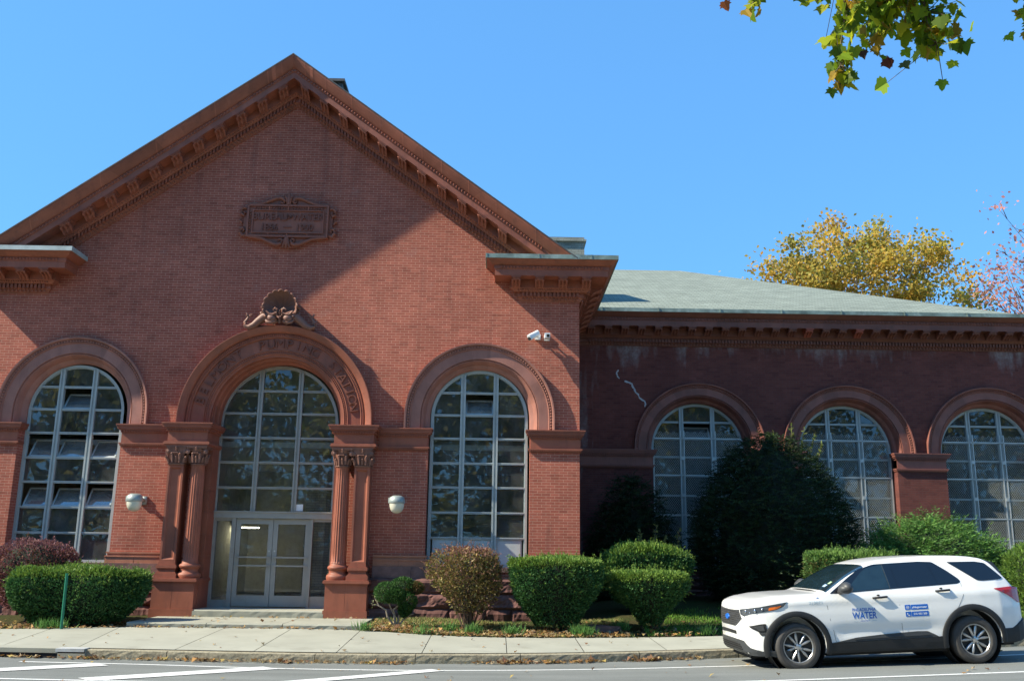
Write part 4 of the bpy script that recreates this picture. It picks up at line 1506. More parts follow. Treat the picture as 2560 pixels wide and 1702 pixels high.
# granite kerb: rough-faced blocks
mb = MB()
x = -40.0
rr = random.Random(8)
while x < 40:
    w = rr.uniform(1.7, 2.6)
    if -9.3 < x < -7.9:
        pass
    nx = 22
    vs = []
    tone = rr.uniform(.88, 1.1)
    prof = [(0, -.20), (.003, -.10), (.008, -.05), (.014, -.012), (.03, 0), (KW, .0)]
    for i in range(nx + 1):
        xx = x + .006 + (w - .012) * i / nx
        dy = (kY(xx + .01) - kY(xx - .01)) / .02
        for j, (q, z) in enumerate(prof):
            jit = rr.uniform(-.007, .004) if j in (1, 2) else (rr.uniform(-.004, .002) if j in (0, 3) else 0)
            vs.append((xx, kY(xx) + q + jit, kZ(xx) + z + (rr.uniform(-.003, .003) if j == 4 else 0)))
    k = len(prof)
    fs = [(i * k + j, (i + 1) * k + j, (i + 1) * k + j + 1, i * k + j + 1) for i in range(nx) for j in range(k - 1)]
    mb.add(vs, fs, tone)
    x += w
struct(mb.build('kerb', M['granite']))

# road markings
def strip_poly(mb, pts, w, off=.005, n=8):
    P = []
    for (a, b) in zip(pts[:-1], pts[1:]):
        for i in range(n):
            t = i / n
            P.append(Vector((a[0] + (b[0] - a[0]) * t, a[1] + (b[1] - a[1]) * t)))
    P.append(Vector(pts[-1]))
    vs = []
    for i, p in enumerate(P):
        d = (P[min(i + 1, len(P) - 1)] - P[max(0, i - 1)]).normalized()
        nn = Vector((-d.y, d.x))
        for s in (-.5, .5):
            q = p + nn * w * s
            vs.append((q.x, q.y, road_z(q.x, q.y) + off))
    mb.add(vs, [(2 * i, 2 * i + 2, 2 * i + 3, 2 * i + 1) for i in range(len(P) - 1)])
mb = MB()
ex = lambda x: kY(x) - np.interp(x, [-12, -5.7, -4, -.9, 1.1, 4.3, 9, 20], [.72, .80, 1.02, 1.20, 1.22, 1.50, 1.50, 1.5])
strip_poly(mb, [(x, ex(x)) for x in np.arange(-7.9, 30, .5)], .11, .005, 2)
lx = lambda x: kY(x) - np.interp(x, [2, 4.3, 8, 20], [3.5, 3.75, 3.95, 4.1])
strip_poly(mb, [(x, lx(x)) for x in np.arange(-1.5, 30, .5)], .12, .005, 2)
strip_poly(mb, [(-14, -8.9), (-6.1, -8.92), (-3, -8.9), (-1.5, -8.85)], .12)
for k in range(6):
    a = (-.95 - 2.75 * k, -6.72)
    strip_poly(mb, [a, (a[0] - 2.15, a[1] - 2.12)], .46 if k else .34, .009)
struct(mb.build('road_markings', M['paint']))

# storm drain in the kerb
t = thing('storm_drain', 'concrete kerb inlet with a dark slot and a white painted end', 'drain', (-8.7, -5.75, -.1))
mb = MB()
xa, xb = -10.6, -7.15
zt = lambda x: kZ(x) + .012
for i in range(12):
    x0, x1 = xa + (xb - xa) * i / 12, xa + (xb - xa) * (i + 1) / 12
    y0 = -5.79
    mb.add([(x0, y0, zt(x0) - .075), (x1, y0, zt(x1) - .075), (x1, y0, zt(x1)), (x0, y0, zt(x0)), (x0, -5.3, zt(x0)), (x1, -5.3, zt(x1))], [(0, 1, 2, 3), (3, 2, 5, 4)])
mb.box(-7.62, -7.15, -5.79, -5.3, -.3, kZ(-7.4) + .006)
mb.build('cover', M['conc'], t)
mb = MB()
mb.quad((xa, -5.777, -.3), (-7.62, -5.777, -.3), (-7.62, -5.777, kZ(-7.6) - .055), (xa, -5.777, kZ(xa) - .055))
mb.build('slot', M['dark'], t)
mb = MB()
mb.box(-7.66, -7.16, -5.794, -5.56, kZ(-7.4) - .04, kZ(-7.4) + .015)
mb.build('painted_end', plain('white_kerb_paint', (.42, .43, .42), .7, var=.15, scale=8), t)

# entrance steps
def rough_slab(mb, x0, x1, y0, y1, z0, z1, seed):
    rr = random.Random(seed)
    n = int((x1 - x0) / .12)
    vs = []
    prof = [(0, 0), (0, .5), (.0, .86), (.03, 1.0)]
    for i in range(n + 1):
        x = x0 + (x1 - x0) * i / n
        for j, (q, t) in enumerate(prof):
            vs.append((x, y0 + q + (rr.uniform(-.005, .005) if j < 3 else 0), z0 + (z1 - z0) * t + (rr.uniform(-.003, .003) if j == 2 else 0)))
        vs.append((x, y1, z1))
    k = 5
    fs = [(i * k + j, (i + 1) * k + j, (i + 1) * k + j + 1, i * k + j + 1) for i in range(n) for j in range(k - 1)]
    fs += [tuple(range(k))[::-1] if False else tuple(range(k - 1, -1, -1)), tuple(n * k + j for j in range(k))]
    mb.add(vs, fs)
t = thing('entrance_steps', 'two low stone steps in front of the double doors', 'steps', (XC, -1.5, .04))
mb = MB()
rough_slab(mb, -6.98, -3.98, -.56, .75, .10, .29, 4)
mb.build('step', M['conc'], t)
mb = MB()
for a, b in ((-7.75, -6.1), (-6.085, -4.5), (-4.485, -2.85)):
    rough_slab(mb, a, b, -2.40, -.2, -.05, .135, int(-a * 10))
mb.build('step', M['conc'], t)

# ================================================================== FIXTURES
def wall_lamp(x, z, label):
    t = thing('wall_lamp', label, 'lamp', (x, 0, z), 'wall lamps beside the entrance')
    mb = MB()
    mb.box(x - .07, x + .07, -.05, 0, z - .10, z + .10)
    mb.tube([(x, -.05, z), (x, -.22, z + .03), (x, -.40, z + .02)], [.05, .045, .05], 10)
    mb.build('arm', M['lampmetal'], t, smooth=True)
    mb = MB()
    cy = -.62
    mb.lathe(x, cy, [(.0, z + .135), (.10, z + .13), (.165, z + .09), (.19, z + .02), (.195, z - .03), (.185, z - .05)], 24)
    mb.box(x - .05, x + .05, cy + .10, cy + .26, z - .03, z + .10)
    mb.lathe(x - .17, cy - .02, [(.03, z - .05), (.035, z + .07), (.0, z + .09)], 8)
    mb.build('housing', M['lampmetal'], t, sharp=.7)
    mb = MB()
    mb.lathe(x, cy, [(.175, z - .05), (.172, z - .11), (.155, z - .18), (.12, z - .24), (.06, z - .275), (0, z - .285)], 24)
    mb.build('globe', M['globe'], t, smooth=True)
wall_lamp(-8.52, 2.76, 'grey wall lamp with a milky globe left of the entrance columns')
wall_lamp(-2.38, 2.80, 'grey wall lamp with a milky globe right of the entrance columns')

t = thing('security_camera', 'white bullet camera pointing down left, above the right arched window', 'camera', (.93, 0, 6.95), 'security cameras high on the facade')
mb = MB()
mb.box(.86, 1.0, -.06, 0, 6.88, 7.02)
mb.tube([(.93, -.06, 6.95), (.92, -.14, 6.94), (.88, -.18, 6.95)], .025, 8)
mb.build('bracket', M['white'], t)
mb = MB()
mb.tube([(.94, -.17, 7.0), (.72, -.30, 6.85)], [.055, .055], 12)
mb.tube([(.93, -.16, 7.045), (.69, -.31, 6.885)], [.06, .058], 12)
mb.build('housing', M['white'], t)
mb = MB()
mb.tube([(.735, -.29, 6.86), (.70, -.315, 6.835)], [.046, .046], 12)
mb.build('lens', M['dark'], t)
t = thing('security_camera', 'white bullet camera aimed straight out, nearest the corner of the facade', 'camera', (1.15, 0, 6.93), 'security cameras high on the facade')
mb = MB()
mb.box(1.09, 1.23, -.05, 0, 6.86, 7.0)
mb.tube([(1.16, -.05, 6.93), (1.16, -.16, 6.93)], .025, 8)
mb.build('bracket', M['white'], t)
mb = MB()
mb.box(1.09, 1.225, -.36, -.12, 6.865, 6.985)
mb.build('housing', M['white'], t)
mb = MB()
mb.box(1.135, 1.21, -.368, -.358, 6.88, 6.955)
mb.lathe(1.17, -.37, [(.02, 6.905), (.02, 6.93)], 8)
mb.build('lens', M['dark'], t)

t = tag(MB().tube([(-8.93, -2.78, -.1), (-8.94, -2.78, 1.12)], .030, 10).build('sign_post', M['green_post']), 'thin green metal post standing in front of the long clipped hedge', 'post')
t = MB()
t.box(-5.02, -4.83 + .02, .52, .535, 2.585, 2.75)
tag(t.build('paper_notice', plain('white_paper', (.75, .77, .76), .8, var=.03)), 'white paper notice stuck inside the big window above the doors', 'notice')
t = thing('strip_light', 'lit fluorescent strip hanging inside behind the left door', 'lamp', (-8.0, 7.0, 2.3))
me_, ntt = new_mat('lit_tube')
e = nd(ntt, 'ShaderNodeEmission', {'Color': (1, .93, .75, 1), 'Strength': 20.0})
out(ntt, e.outputs[0])
mb = MB()
mb.box(-8.25, -7.45, 6.9, 7.05, 2.33, 2.39)
mb.build('housing', M['white'], t)
mb = MB()
for y in (6.94, 7.01):
    mb.tube([(-8.23, y, 2.315), (-7.47, y, 2.315)], .016, 8)
mb.build('tube', me_, t)

# flat stone ledge by the lawn
mb = MB()
rr = random.Random(4)
vs = []
g = 9
for j in range(2):
    for i in range(g):
        a = 2 * PI * i / g
        r = 1 + rr.uniform(-.15, .15)
        vs.append((2.35 + .42 * r * math.cos(a), -1.9 + .30 * r * math.sin(a), (-.10 if j == 0 else .14 + rr.uniform(-.02, .02))))
mb.add(vs, [tuple(range(g)), tuple(range(2 * g - 1, g - 1, -1))] + [(i, (i + 1) % g, (i + 1) % g + g, i + g) for i in range(g)])
tag(mb.build('stone_block', M['stone']), 'flat brown stone block in the shade at the lawn edge', 'stone')

# ================================================================== PLANTS
NR_ = np.random.default_rng(12)
def unit(v):
    return v / (np.linalg.norm(v, axis=1, keepdims=True) + 1e-9)
def leaf_quads(P, D, L, Wd, rng, fold=0.0):
    n = len(P)
    s = unit(np.cross(D, rng.normal(size=(n, 3))))
    L = L[:, None]
    Wd = Wd[:, None]
    return np.stack([P - s * Wd * .35, P + D * L * .55 - s * Wd, P + D * L, P + D * L * .55 + s * Wd], 1) if False else \
        np.stack([P, P + D * L * .5 - s * Wd * .5, P + D * L, P + D * L * .5 + s * Wd * .5], 1)
def pick(pal, n, rng, jit=.25):
    pal = np.array([p[:3] for p in pal])

    c = pal[rng.integers(0, len(pal), n)]
    return np.clip(.95 * c * rng.uniform(1 - jit, 1 + jit, (n, 1)) * rng.uniform(.92, 1.08, (n, 3)), 0, 1)
def lumps(p, f, rng, k=6):
    r = np.zeros(len(p))
    for _ in range(k):
        d = rng.normal(size=3)
        d /= np.linalg.norm(d)
        r += np.sin(p @ d * f * rng.uniform(.6, 1.8) + rng.uniform(0, 6.28))
    return r / k

def bush(name, label, cat, c, prof, n, pal, leaf=(.05, .016), e=2.6, seed=1, depth=.09, lump=.07, lf=5.0, updir=.5, stems=3, core=True, wild=0.0, mat='leaf', rot=0.0, group=None, zbase=None, top_pal=None, tips=0):
    """prof [(height, rx, ry)] of a clipped or free bush standing at c"""
    rng = np.random.default_rng(seed)
    z = np.array([p[0] for p in prof]); rx = np.array([p[1] for p in prof]); ry = np.array([p[2] for p in prof])
    zs = np.linspace(z[0], z[-1], 60)
    per = np.interp(zs, z, rx) + np.interp(zs, z, ry)
    cd = np.cumsum(per); cd /= cd[-1]
    cap_area = 3.4 * rx[-1] * ry[-1]
    side_area = np.trapezoid(per, zs) * PI if hasattr(np, 'trapezoid') else np.trapz(per, zs) * PI
    ncap = int(n * cap_area / (cap_area + side_area))
    ns = n - ncap
    def foot(th):
        c_, s_ = np.cos(th), np.sin(th)
        return np.sign(c_) * np.abs(c_) ** (2 / e), np.sign(s_) * np.abs(s_) ** (2 / e)
    u = rng.random(ns)
    hz = np.interp(u, cd, zs)
    th = rng.random(ns) * 2 * PI
    fx, fy = foot(th)
    RX_, RY_ = np.interp(hz, z, rx), np.interp(hz, z, ry)
    slope = -np.gradient(np.interp(zs, z, rx), zs)
    nz = np.interp(hz, zs, slope)
    P1 = np.stack([fx * RX_, fy * RY_, hz], 1)
    N1 = unit(np.stack([fx / np.maximum(RX_, .05), fy / np.maximum(RY_, .05), nz / np.maximum(RX_, .05) * .8], 1))
    rad = np.sqrt(rng.random(ncap))
    th2 = rng.random(ncap) * 2 * PI
    gx, gy = foot(th2)
    P2 = np.stack([gx * rx[-1] * rad, gy * ry[-1] * rad, np.full(ncap, z[-1]) + (1 - rad ** 3) * .03], 1)
    N2 = np.tile([0, 0, 1.0], (ncap, 1))
    P = np.concatenate([P1, P2]); N = np.concatenate([N1, N2])
    P = P + N * (lumps(P, lf, rng) * lump)[:, None] - N * (rng.random(len(P)) ** 1.6 * depth)[:, None]
    D = unit(N * .8 + np.array([0, 0, updir]) + rng.normal(size=P.shape) * .55)
    L = leaf[0] * rng.uniform(.6, 1.5, len(P))
    if wild:
        k = rng.random(len(P)) < .03
        L[k] *= 1 + wild
    C = pick(pal, len(P), rng)
    if top_pal is not None:
        k = (P[:, 2] > z[-1] - .12 - .1 * rng.random(len(P)))
        C[k] = pick(top_pal, int(k.sum()), rng)
    Q = leaf_quads(P, D, L, leaf[1] * rng.uniform(.7, 1.4, len(P)), rng)
    if tips:
        # long shoots standing out of the clipped surface, each with paired needles
        tp, tc = [], []
        idx = rng.integers(0, len(P), tips)
        for i in idx:
            if P[i, 2] < z[0] + .5 * (z[-1] - z[0]):
                continue
            d = unit((N[i] * .7 + np.array([0, 0, .9]) + rng.normal(size=3) * .35)[None])[0]
            ln = rng.uniform(.10, .26)
            m = 16
            tt = np.linspace(0, 1, m)
            pp = P[i] + d * (tt * ln)[:, None] + np.array([0, 0, -.06]) * (tt ** 2)[:, None]
            dd = unit(d + rng.normal(size=(m, 3)) * .7)
            tp.append(leaf_quads(pp, dd, np.full(m, .042), np.full(m, .013), rng))
            tc.append(pick(top_pal or pal, m, rng))
        if tp:
            Q = np.concatenate([Q] + tp); C = np.concatenate([C] + tc)
    cr, sr = math.cos(rot), math.sin(rot)
    X = Q[..., 0] * cr - Q[..., 1] * sr + c[0]
    Y = Q[..., 0] * sr + Q[..., 1] * cr + c[1]
    Q = np.stack([X, Y, Q[..., 2] + c[2]], -1)
    t = thing(name, label, cat, c, group)
    link('foliage', quads_mesh('foliage', Q, C, M[mat]), t)
    mb = MB()
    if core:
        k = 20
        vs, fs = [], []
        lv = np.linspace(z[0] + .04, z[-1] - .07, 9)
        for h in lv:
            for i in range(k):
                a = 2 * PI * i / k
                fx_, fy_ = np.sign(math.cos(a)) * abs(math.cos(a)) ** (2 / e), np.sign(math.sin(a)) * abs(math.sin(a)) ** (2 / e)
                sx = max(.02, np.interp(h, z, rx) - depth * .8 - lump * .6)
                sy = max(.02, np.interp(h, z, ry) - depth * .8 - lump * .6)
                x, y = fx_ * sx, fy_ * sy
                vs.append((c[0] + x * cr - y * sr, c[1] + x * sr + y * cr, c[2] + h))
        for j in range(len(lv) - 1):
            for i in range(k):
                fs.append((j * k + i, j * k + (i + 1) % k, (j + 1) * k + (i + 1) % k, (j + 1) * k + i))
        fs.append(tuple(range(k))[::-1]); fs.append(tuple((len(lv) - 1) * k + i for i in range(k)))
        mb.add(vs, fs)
        mb.build('inner_branches', M['inner'], t)  # added solid core, keeps light from leaking through the leaves
    mb = MB()
    rr = random.Random(seed)
    for s in range(stems):
        a = rr.uniform(0, 6.28)
        r = rr.uniform(.05, .5)
        x1, y1 = r * rx.max() * math.cos(a), r * ry.max() * math.sin(a)
        x0, y0 = x1 * .35, y1 * .35
        mb.tube([(c[0] + x0, c[1] + y0, c[2] - .05), (c[0] + (x0 + x1) / 2 + .03, c[1] + (y0 + y1) / 2, c[2] + z[0] * .6 + .1), (c[0] + x1, c[1] + y1, c[2] + z[0] + .25)], [.035, .028, .018], 6)
    mb.build('stem', M['bark'], t)
    return t

YEW = [(.030, .075, .018), (.040, .095, .022), (.022, .060, .018), (.055, .115, .028)]
YEW_LIT_TOP = [(.15, .25, .04), (.19, .29, .05), (.12, .22, .045)]  # sun on the shrub tops is put into this lighter leaf colour
YEW_B = [(.030, .095, .030), (.045, .125, .038), (.055, .15, .045), (.08, .18, .055)]
g_ = lambda x, y: gz(x, y)
hl = 'clipped yew shrubs'
bush('hedge', 'long flat-topped green hedge clipped low, left of the entrance', 'hedge', (-9.02, -1.9, g_(-9, -1.9)), [(.06, .90, .40), (.4, 1.30, .58), (.8, 1.42, .66), (1.02, 1.40, .62), (1.14, 1.28, .52)], 32000, YEW_B, (.066, .026), 2.7, 21, .16, .13, 3.6, .7, 9, top_pal=YEW_LIT_TOP, tips=420, rot=.03)
bush('barberry_shrub', 'purple-leaved barberry bush behind the long hedge', 'shrub', (-10.35, -1.25, g_(-10.3, -1.2)), [(.25, .5, .4), (.7, .9, .55), (1.2, 1.0, .6), (1.55, .8, .5), (1.72, .4, .3)], 12000,
     [(.16, .055, .06), (.20, .08, .085), (.12, .045, .045), (.24, .10, .10), (.14, .07, .03)], (.05, .030), 2.2, 22, .2, .14, 4, .6, 6, top_pal=[(.24, .11, .12), (.28, .14, .14), (.2, .09, .08)], tips=200)
bush('barberry_shrub', 'round barberry bush with reddish tips and yellow-green leaves, right of the right lamp', 'shrub', (-.60, -1.9, g_(-.60, -1.9)), [(.34, .26, .24), (.55, .46, .40), (.9, .70, .56), (1.25, .80, .62), (1.55, .70, .56), (1.76, .46, .38)], 9000,
     [(.22, .18, .05), (.30, .22, .07), (.15, .14, .04), (.36, .27, .12), (.18, .11, .06), (.11, .12, .04)], (.06, .034), 2.1, 23, .46, .26, 3.6, .5, 40, core=False, wild=.8, top_pal=[(.26, .12, .09), (.32, .16, .13), (.24, .16, .07)], tips=620)
for o_ in bpy.data.objects['barberry_shrub.001'].children:
    if o_.name.startswith('stem'):
        rr = random.Random(9)
        mb = MB()
        gb_ = g_(-.60, -1.9)
        for k in range(46):
            a = rr.uniform(0, 6.28)
            r = rr.uniform(.15, .72)
            h = rr.uniform(1.0, 1.95) - .5 * (r / .72) ** 2
            mb.tube([(-.60 + .07 * math.cos(a), -1.9 + .06 * math.sin(a), gb_ - .05), (-.60 + r * .45 * math.cos(a), -1.9 + r * .4 * math.sin(a), gb_ + h * .45), (-.60 + r * math.cos(a), -1.9 + r * .8 * math.sin(a), gb_ + h)], [.014, .010, .004], 5)
        o_.data = mb.mesh('stem', M['bark'])

bush('yew_shrub', 'broad flat-topped clipped yew shrub below the corner of the brick front', 'shrub', (1.27, -2.0, g_(1.27, -2)), [(.12, .42, .36), (.4, .62, .5), (.8, .88, .66), (1.15, 1.02, .74), (1.40, 1.05, .74), (1.50, 1.0, .70)], 26000, YEW_B, (.062, .025), 2.7, 24, .14, .10, 4.5, .6, 4, top_pal=YEW_LIT_TOP, tips=330, group=hl)
bush('yew_shrub', 'smaller clipped yew shrub tapering to its foot, in front of the shaggy yew', 'shrub', (3.33, -1.75, g_(3.33, -1.75)), [(.10, .18, .16), (.35, .34, .3), (.65, .62, .48), (.90, .82, .6), (1.10, .86, .62), (1.18, .82, .58)], 20000, YEW_B, (.06, .024), 2.6, 25, .13, .08, 5, .6, 4, top_pal=YEW_LIT_TOP, tips=260, group=hl)
bush('yew_shrub', 'shaggy untrimmed yew shrub with long arching shoots behind the smaller clipped one', 'shrub', (3.6, .35, g_(3.6, .35)), [(.25, .6, .30), (.7, 1.0, .46), (1.1, 1.12, .52), (1.38, .98, .48), (1.54, .66, .36)], 22000, YEW_B, (.08, .026), 2.3, 26, .18, .15, 4, .9, 5, top_pal=YEW_LIT_TOP, tips=900)
bush('yew_hedge', 'square clipped yew hedge just behind the roof of the white car', 'hedge', (8.35, -.3, g_(8.3, -.3)), [(.0, .95, .6), (.7, 1.05, .65), (1.3, 1.08, .66), (1.50, 1.0, .6)], 22000, [(.07, .15, .04), (.10, .19, .05), (.05, .11, .035), (.16, .15, .05)], (.075, .028), 2.7, 27, .18, .18, 3.8, .8, 4, top_pal=[(.12, .22, .05), (.15, .26, .06)], tips=600)  # lighter top palette carries the sun on the hedge top
bush('juniper_shrub', 'bright green shrub cut off by the right edge of the view', 'shrub', (13.4, .4, g_(13.4, .4)), [(.0, .7, .7), (.8, .95, .8), (1.35, .8, .7), (1.6, .5, .45)], 14000, [(.13, .23, .04), (.17, .28, .05), (.10, .18, .04)], (.08, .026), 2.3, 29, .16, .2, 3.4, .9, 4, tips=500)

def spray_mass(name, label, c, prof, nspray, pal, seed, L=.34, droop=.25, lump=.25, cat='tree'):
    """conifer built of flat drooping sprays of needles"""
    rng = np.random.default_rng(seed)
    z = np.array([p[0] for p in prof]); rx = np.array([p[1] for p in prof]); ry = np.array([p[2] for p in prof])
    zs = np.linspace(z[0], z[-1], 80)
    per = np.interp(zs, z, rx) + .05
    cd = np.cumsum(per); cd /= cd[-1]
    hz = np.interp(rng.random(nspray), cd, zs)
    th = rng.random(nspray) * 2 * PI
    P = np.stack([np.cos(th) * np.interp(hz, z, rx), np.sin(th) * np.interp(hz, z, ry), hz], 1)
    N = unit(np.stack([np.cos(th), np.sin(th), np.full(nspray, .25)], 1))
    P = P + N * (lumps(P * np.array([1, 1, 2.2]), 2.2, rng, 8) * lump)[:, None] - N * (rng.random(nspray) ** 1.5 * .5)[:, None]
    D = unit(N + rng.normal(size=P.shape) * .45 + np.array([0, 0, .15]))
    m = 18
    tt = np.tile(np.linspace(.0, 1, m // 2), 2)
    side = np.repeat([-1, 1], m // 2)
    S = unit(np.cross(D, np.array([0, 0, 1.0])))
    Ls = L * rng.uniform(.5, 1.25, nspray)
    base = P[:, None, :] + D[:, None, :] * (Ls[:, None] * tt[None])[..., None] + np.array([0, 0, -1.0]) * (droop * Ls[:, None] * tt[None] ** 2)[..., None]
    dd = D[:, None, :] * .7 + S[:, None, :] * side[None, :, None] * .9 + rng.normal(size=base.shape) * .25
    base = base.reshape(-1, 3); dd = unit(dd.reshape(-1, 3))
    n = len(base)
    Q = leaf_quads(base, dd, rng.uniform(.05, .11, n), rng.uniform(.015, .03, n), rng)
    C = np.repeat(pick(pal, nspray, rng, .35), m, 0) * rng.uniform(.8, 1.2, (n, 1))
    Q = Q + np.array(c)
    t = thing(name, label, cat, c)
    link('crown', quads_mesh('crown', Q, C, M['leaf']), t)
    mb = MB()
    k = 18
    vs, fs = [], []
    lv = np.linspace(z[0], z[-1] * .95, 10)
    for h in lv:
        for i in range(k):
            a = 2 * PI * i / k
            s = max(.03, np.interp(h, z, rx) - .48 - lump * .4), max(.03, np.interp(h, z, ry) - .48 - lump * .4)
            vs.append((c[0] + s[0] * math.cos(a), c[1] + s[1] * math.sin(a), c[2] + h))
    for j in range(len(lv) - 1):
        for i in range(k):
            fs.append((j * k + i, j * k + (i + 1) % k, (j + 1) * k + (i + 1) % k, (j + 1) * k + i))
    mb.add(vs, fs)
    mb.build('inner_branches', M['inner'], t)  # solid dark body added inside the sprays to block light
    mb = MB()
    mb.tube([(c[0], c[1], c[2] - .2), (c[0] + .05, c[1], c[2] + z[-1] * .5), (c[0], c[1], c[2] + z[-1] * .9)], [.14, .09, .02], 8)
    for i in range(5):
        a = i * 1.3
        mb.tube([(c[0], c[1], c[2] + .3), (c[0] + .6 * math.cos(a), c[1] + .6 * math.sin(a), c[2] + .9)], [.06, .03], 6)
    mb.build('trunk', M['bark'], t)
    return t
DK = [(.020, .045, .016), (.028, .055, .018), (.016, .035, .014), (.035, .055, .02)]
spray_mass('yew_tree', 'tall dark yew tree spreading in front of the wing windows', (7.45, 2.7, .35), [(.05, 1.5, 1.1), (.8, 1.95, 1.45), (1.6, 2.05, 1.5), (2.5, 1.95, 1.4), (3.3, 1.55, 1.15), (3.9, 1.1, .8), (4.35, .62, .5), (4.65, .15, .15)], 6200, DK, 41)
spray_mass('yew_tree', 'smaller dark conifer in the shade against the wing wall', (3.75, 3.6, .35), [(.05, .85, .6), (.8, 1.12, .8), (1.6, 1.15, .8), (2.4, .9, .65), (3.0, .5, .4), (3.45, .1, .1)], 2800, DK, 42, lump=.2)
spray_mass('juniper_shrub', 'wide feathery green juniper spreading below the wing windows at the right', (11.3, 1.9, g_(11.3, 1.9)), [(.0, 2.0, 1.2), (.6, 2.1, 1.35), (1.2, 1.85, 1.2), (1.65, 1.3, .95), (1.95, .8, .6), (2.15, .35, .3)], 4200, [(.09, .20, .04), (.12, .25, .05), (.07, .16, .035), (.15, .28, .07)], 43, L=.36, droop=-.15, lump=.26, cat='shrub')
# young self-sown shoots catching the sun above the dark tree
def shoots(name, label, c, spec, seed, pal, h):
    rng = np.random.default_rng(seed)
    mb = MB()
    Qs, Cs = [], []
    for (dx, dy, hh, lean) in spec:
        p0 = np.array(c) + np.array([dx, dy, 0])
        p1 = p0 + np.array([lean, 0, hh])
        mb.tube([tuple(p0), tuple((p0 + p1) / 2 + np.array([lean * .1, 0, 0])), tuple(p1)], [.012, .009, .004], 5)
        m = 44
        tt = rng.uniform(.35, 1, m)
        b = p0 + (p1 - p0) * tt[:, None]
        d = unit(rng.normal(size=(m, 3)) + np.array([lean, 0, .7]))
        Qs.append(leaf_quads(b, d, rng.uniform(.07, .13, m), rng.uniform(.03, .05, m), rng)); Cs.append(pick(pal, m, rng))
    t = thing(name, label, 'plant', c)
    link('foliage', quads_mesh('foliage', np.concatenate(Qs), np.concatenate(Cs), M['leaf_thin']), t)
    mb.build('stem', M['bark'], t)
shoots('sapling', 'sunlit pale green shoots rising above the top of the dark yew tree', (7.9, 2.6, 3.9), [(-.3, 0, 1.1, -.05), (0, .1, .9, .12), (.25, 0, 1.2, .25), (.5, .1, 1.0, .3), (.1, -.1, 1.35, .02), (.75, 0, .8, .2)], 5, [(.20, .24, .06), (.26, .28, .08), (.16, .22, .05)], 1)
shoots('sapling', 'thin yellowish shoots against the small dark conifer', (4.0, 1.55, 1.5), [(-.3, 0, .75, -.05), (0, .1, .9, .1), (.2, 0, .6, .12), (.55, .1, .85, .15), (-.05, .05, .5, .0)], 6, [(.34, .32, .10), (.28, .28, .08), (.40, .36, .14)], 1)

# bonsai-like clipped evergreen with bare stems by the entrance
t = thing('evergreen_shrub', 'small cloud-pruned evergreen on bare grey stems beside the right pedestal', 'shrub', (-2.15, -1.9, g_(-2.15, -1.9)))
rng = np.random.default_rng(61)
gb = g_(-2.15, -1.9)
Qs, Cs = [], []
for (cx, cy, cz, r, sq) in ((-2.38, -1.95, .78, .27, .8), (-2.05, -1.85, .92, .25, .7), (-1.78, -1.85, .88, .18, .7), (-1.93, -1.95, .60, .20, 1.0), (-1.98, -1.92, .42, .13, 1.1), (-2.2, -2.0, .72, .22, .7)):
    n = 2600
    v = unit(rng.normal(size=(n, 3)))
    p = np.array([cx, cy, cz]) + v * np.array([r, r * .85, r * sq]) * (1 - .25 * rng.random((n, 1)) ** 2)
    d = unit(v + rng.normal(size=(n, 3)) * .6 + np.array([0, 0, .4]))
    Qs.append(leaf_quads(p, d, rng.uniform(.03, .055, n), rng.uniform(.012, .02, n), rng))
    pal = [(.05, .13, .03), (.07, .16, .035), (.035, .09, .025)]
    if cx > -1.9 and cz > .8:
        pal = [(.20, .11, .05), (.06, .12, .03), (.14, .10, .04)]
    Cs.append(pick(pal, n, rng))
link('foliage', quads_mesh('foliage', np.concatenate(Qs), np.concatenate(Cs), M['leaf']), t)
mb = MB()
for pts, r in (([(-2.16, -1.9, gb - .05), (-2.2, -1.92, .3), (-2.22, -1.95, .42), (-2.05, -1.92, .58), (-1.98, -1.9, .62)], .03), ([(-2.14, -1.9, gb), (-2.1, -1.9, .3), (-1.98, -1.9, .38), (-1.9, -1.9, .5)], .028),
               ([(-2.18, -1.9, gb), (-2.34, -1.98, .28), (-2.38, -2.0, .42), (-2.52, -2.02, .50), (-2.62, -2.03, .66)], .026), ([(-2.12, -1.9, gb), (-2.0, -1.92, .22), (-1.86, -1.95, .32), (-1.78, -1.96, .34)], .02),
               ([(-2.2, -1.92, .30), (-2.3, -1.95, .5), (-2.36, -1.95, .7)], .02), ([(-2.52, -2.02, .5), (-2.60, -2.0, .53), (-2.68, -2.0, .52)], .012), ([(-2.05, -1.9, .58), (-2.05, -1.87, .85)], .018), ([(-1.95, -1.9, .55), (-1.8, -1.87, .82)], .016)):
    mb.tube(pts, [r * (1 - .5 * i / (len(pts) - 1)) for i in range(len(pts))], 7)
mb.build('stem', M['twig'], t)
rng2 = np.random.default_rng(4)
p = np.array([-2.62, -2.03, .62]) + rng2.normal(size=(30, 3)) * np.array([.05, .03, .06])
link('foliage', quads_mesh('foliage', leaf_quads(p, unit(rng2.normal(size=(30, 3))), np.full(30, .05), np.full(30, .02), rng2), pick([(.30, .32, .16), (.24, .27, .12)], 30, rng2), M['leaf']), t)

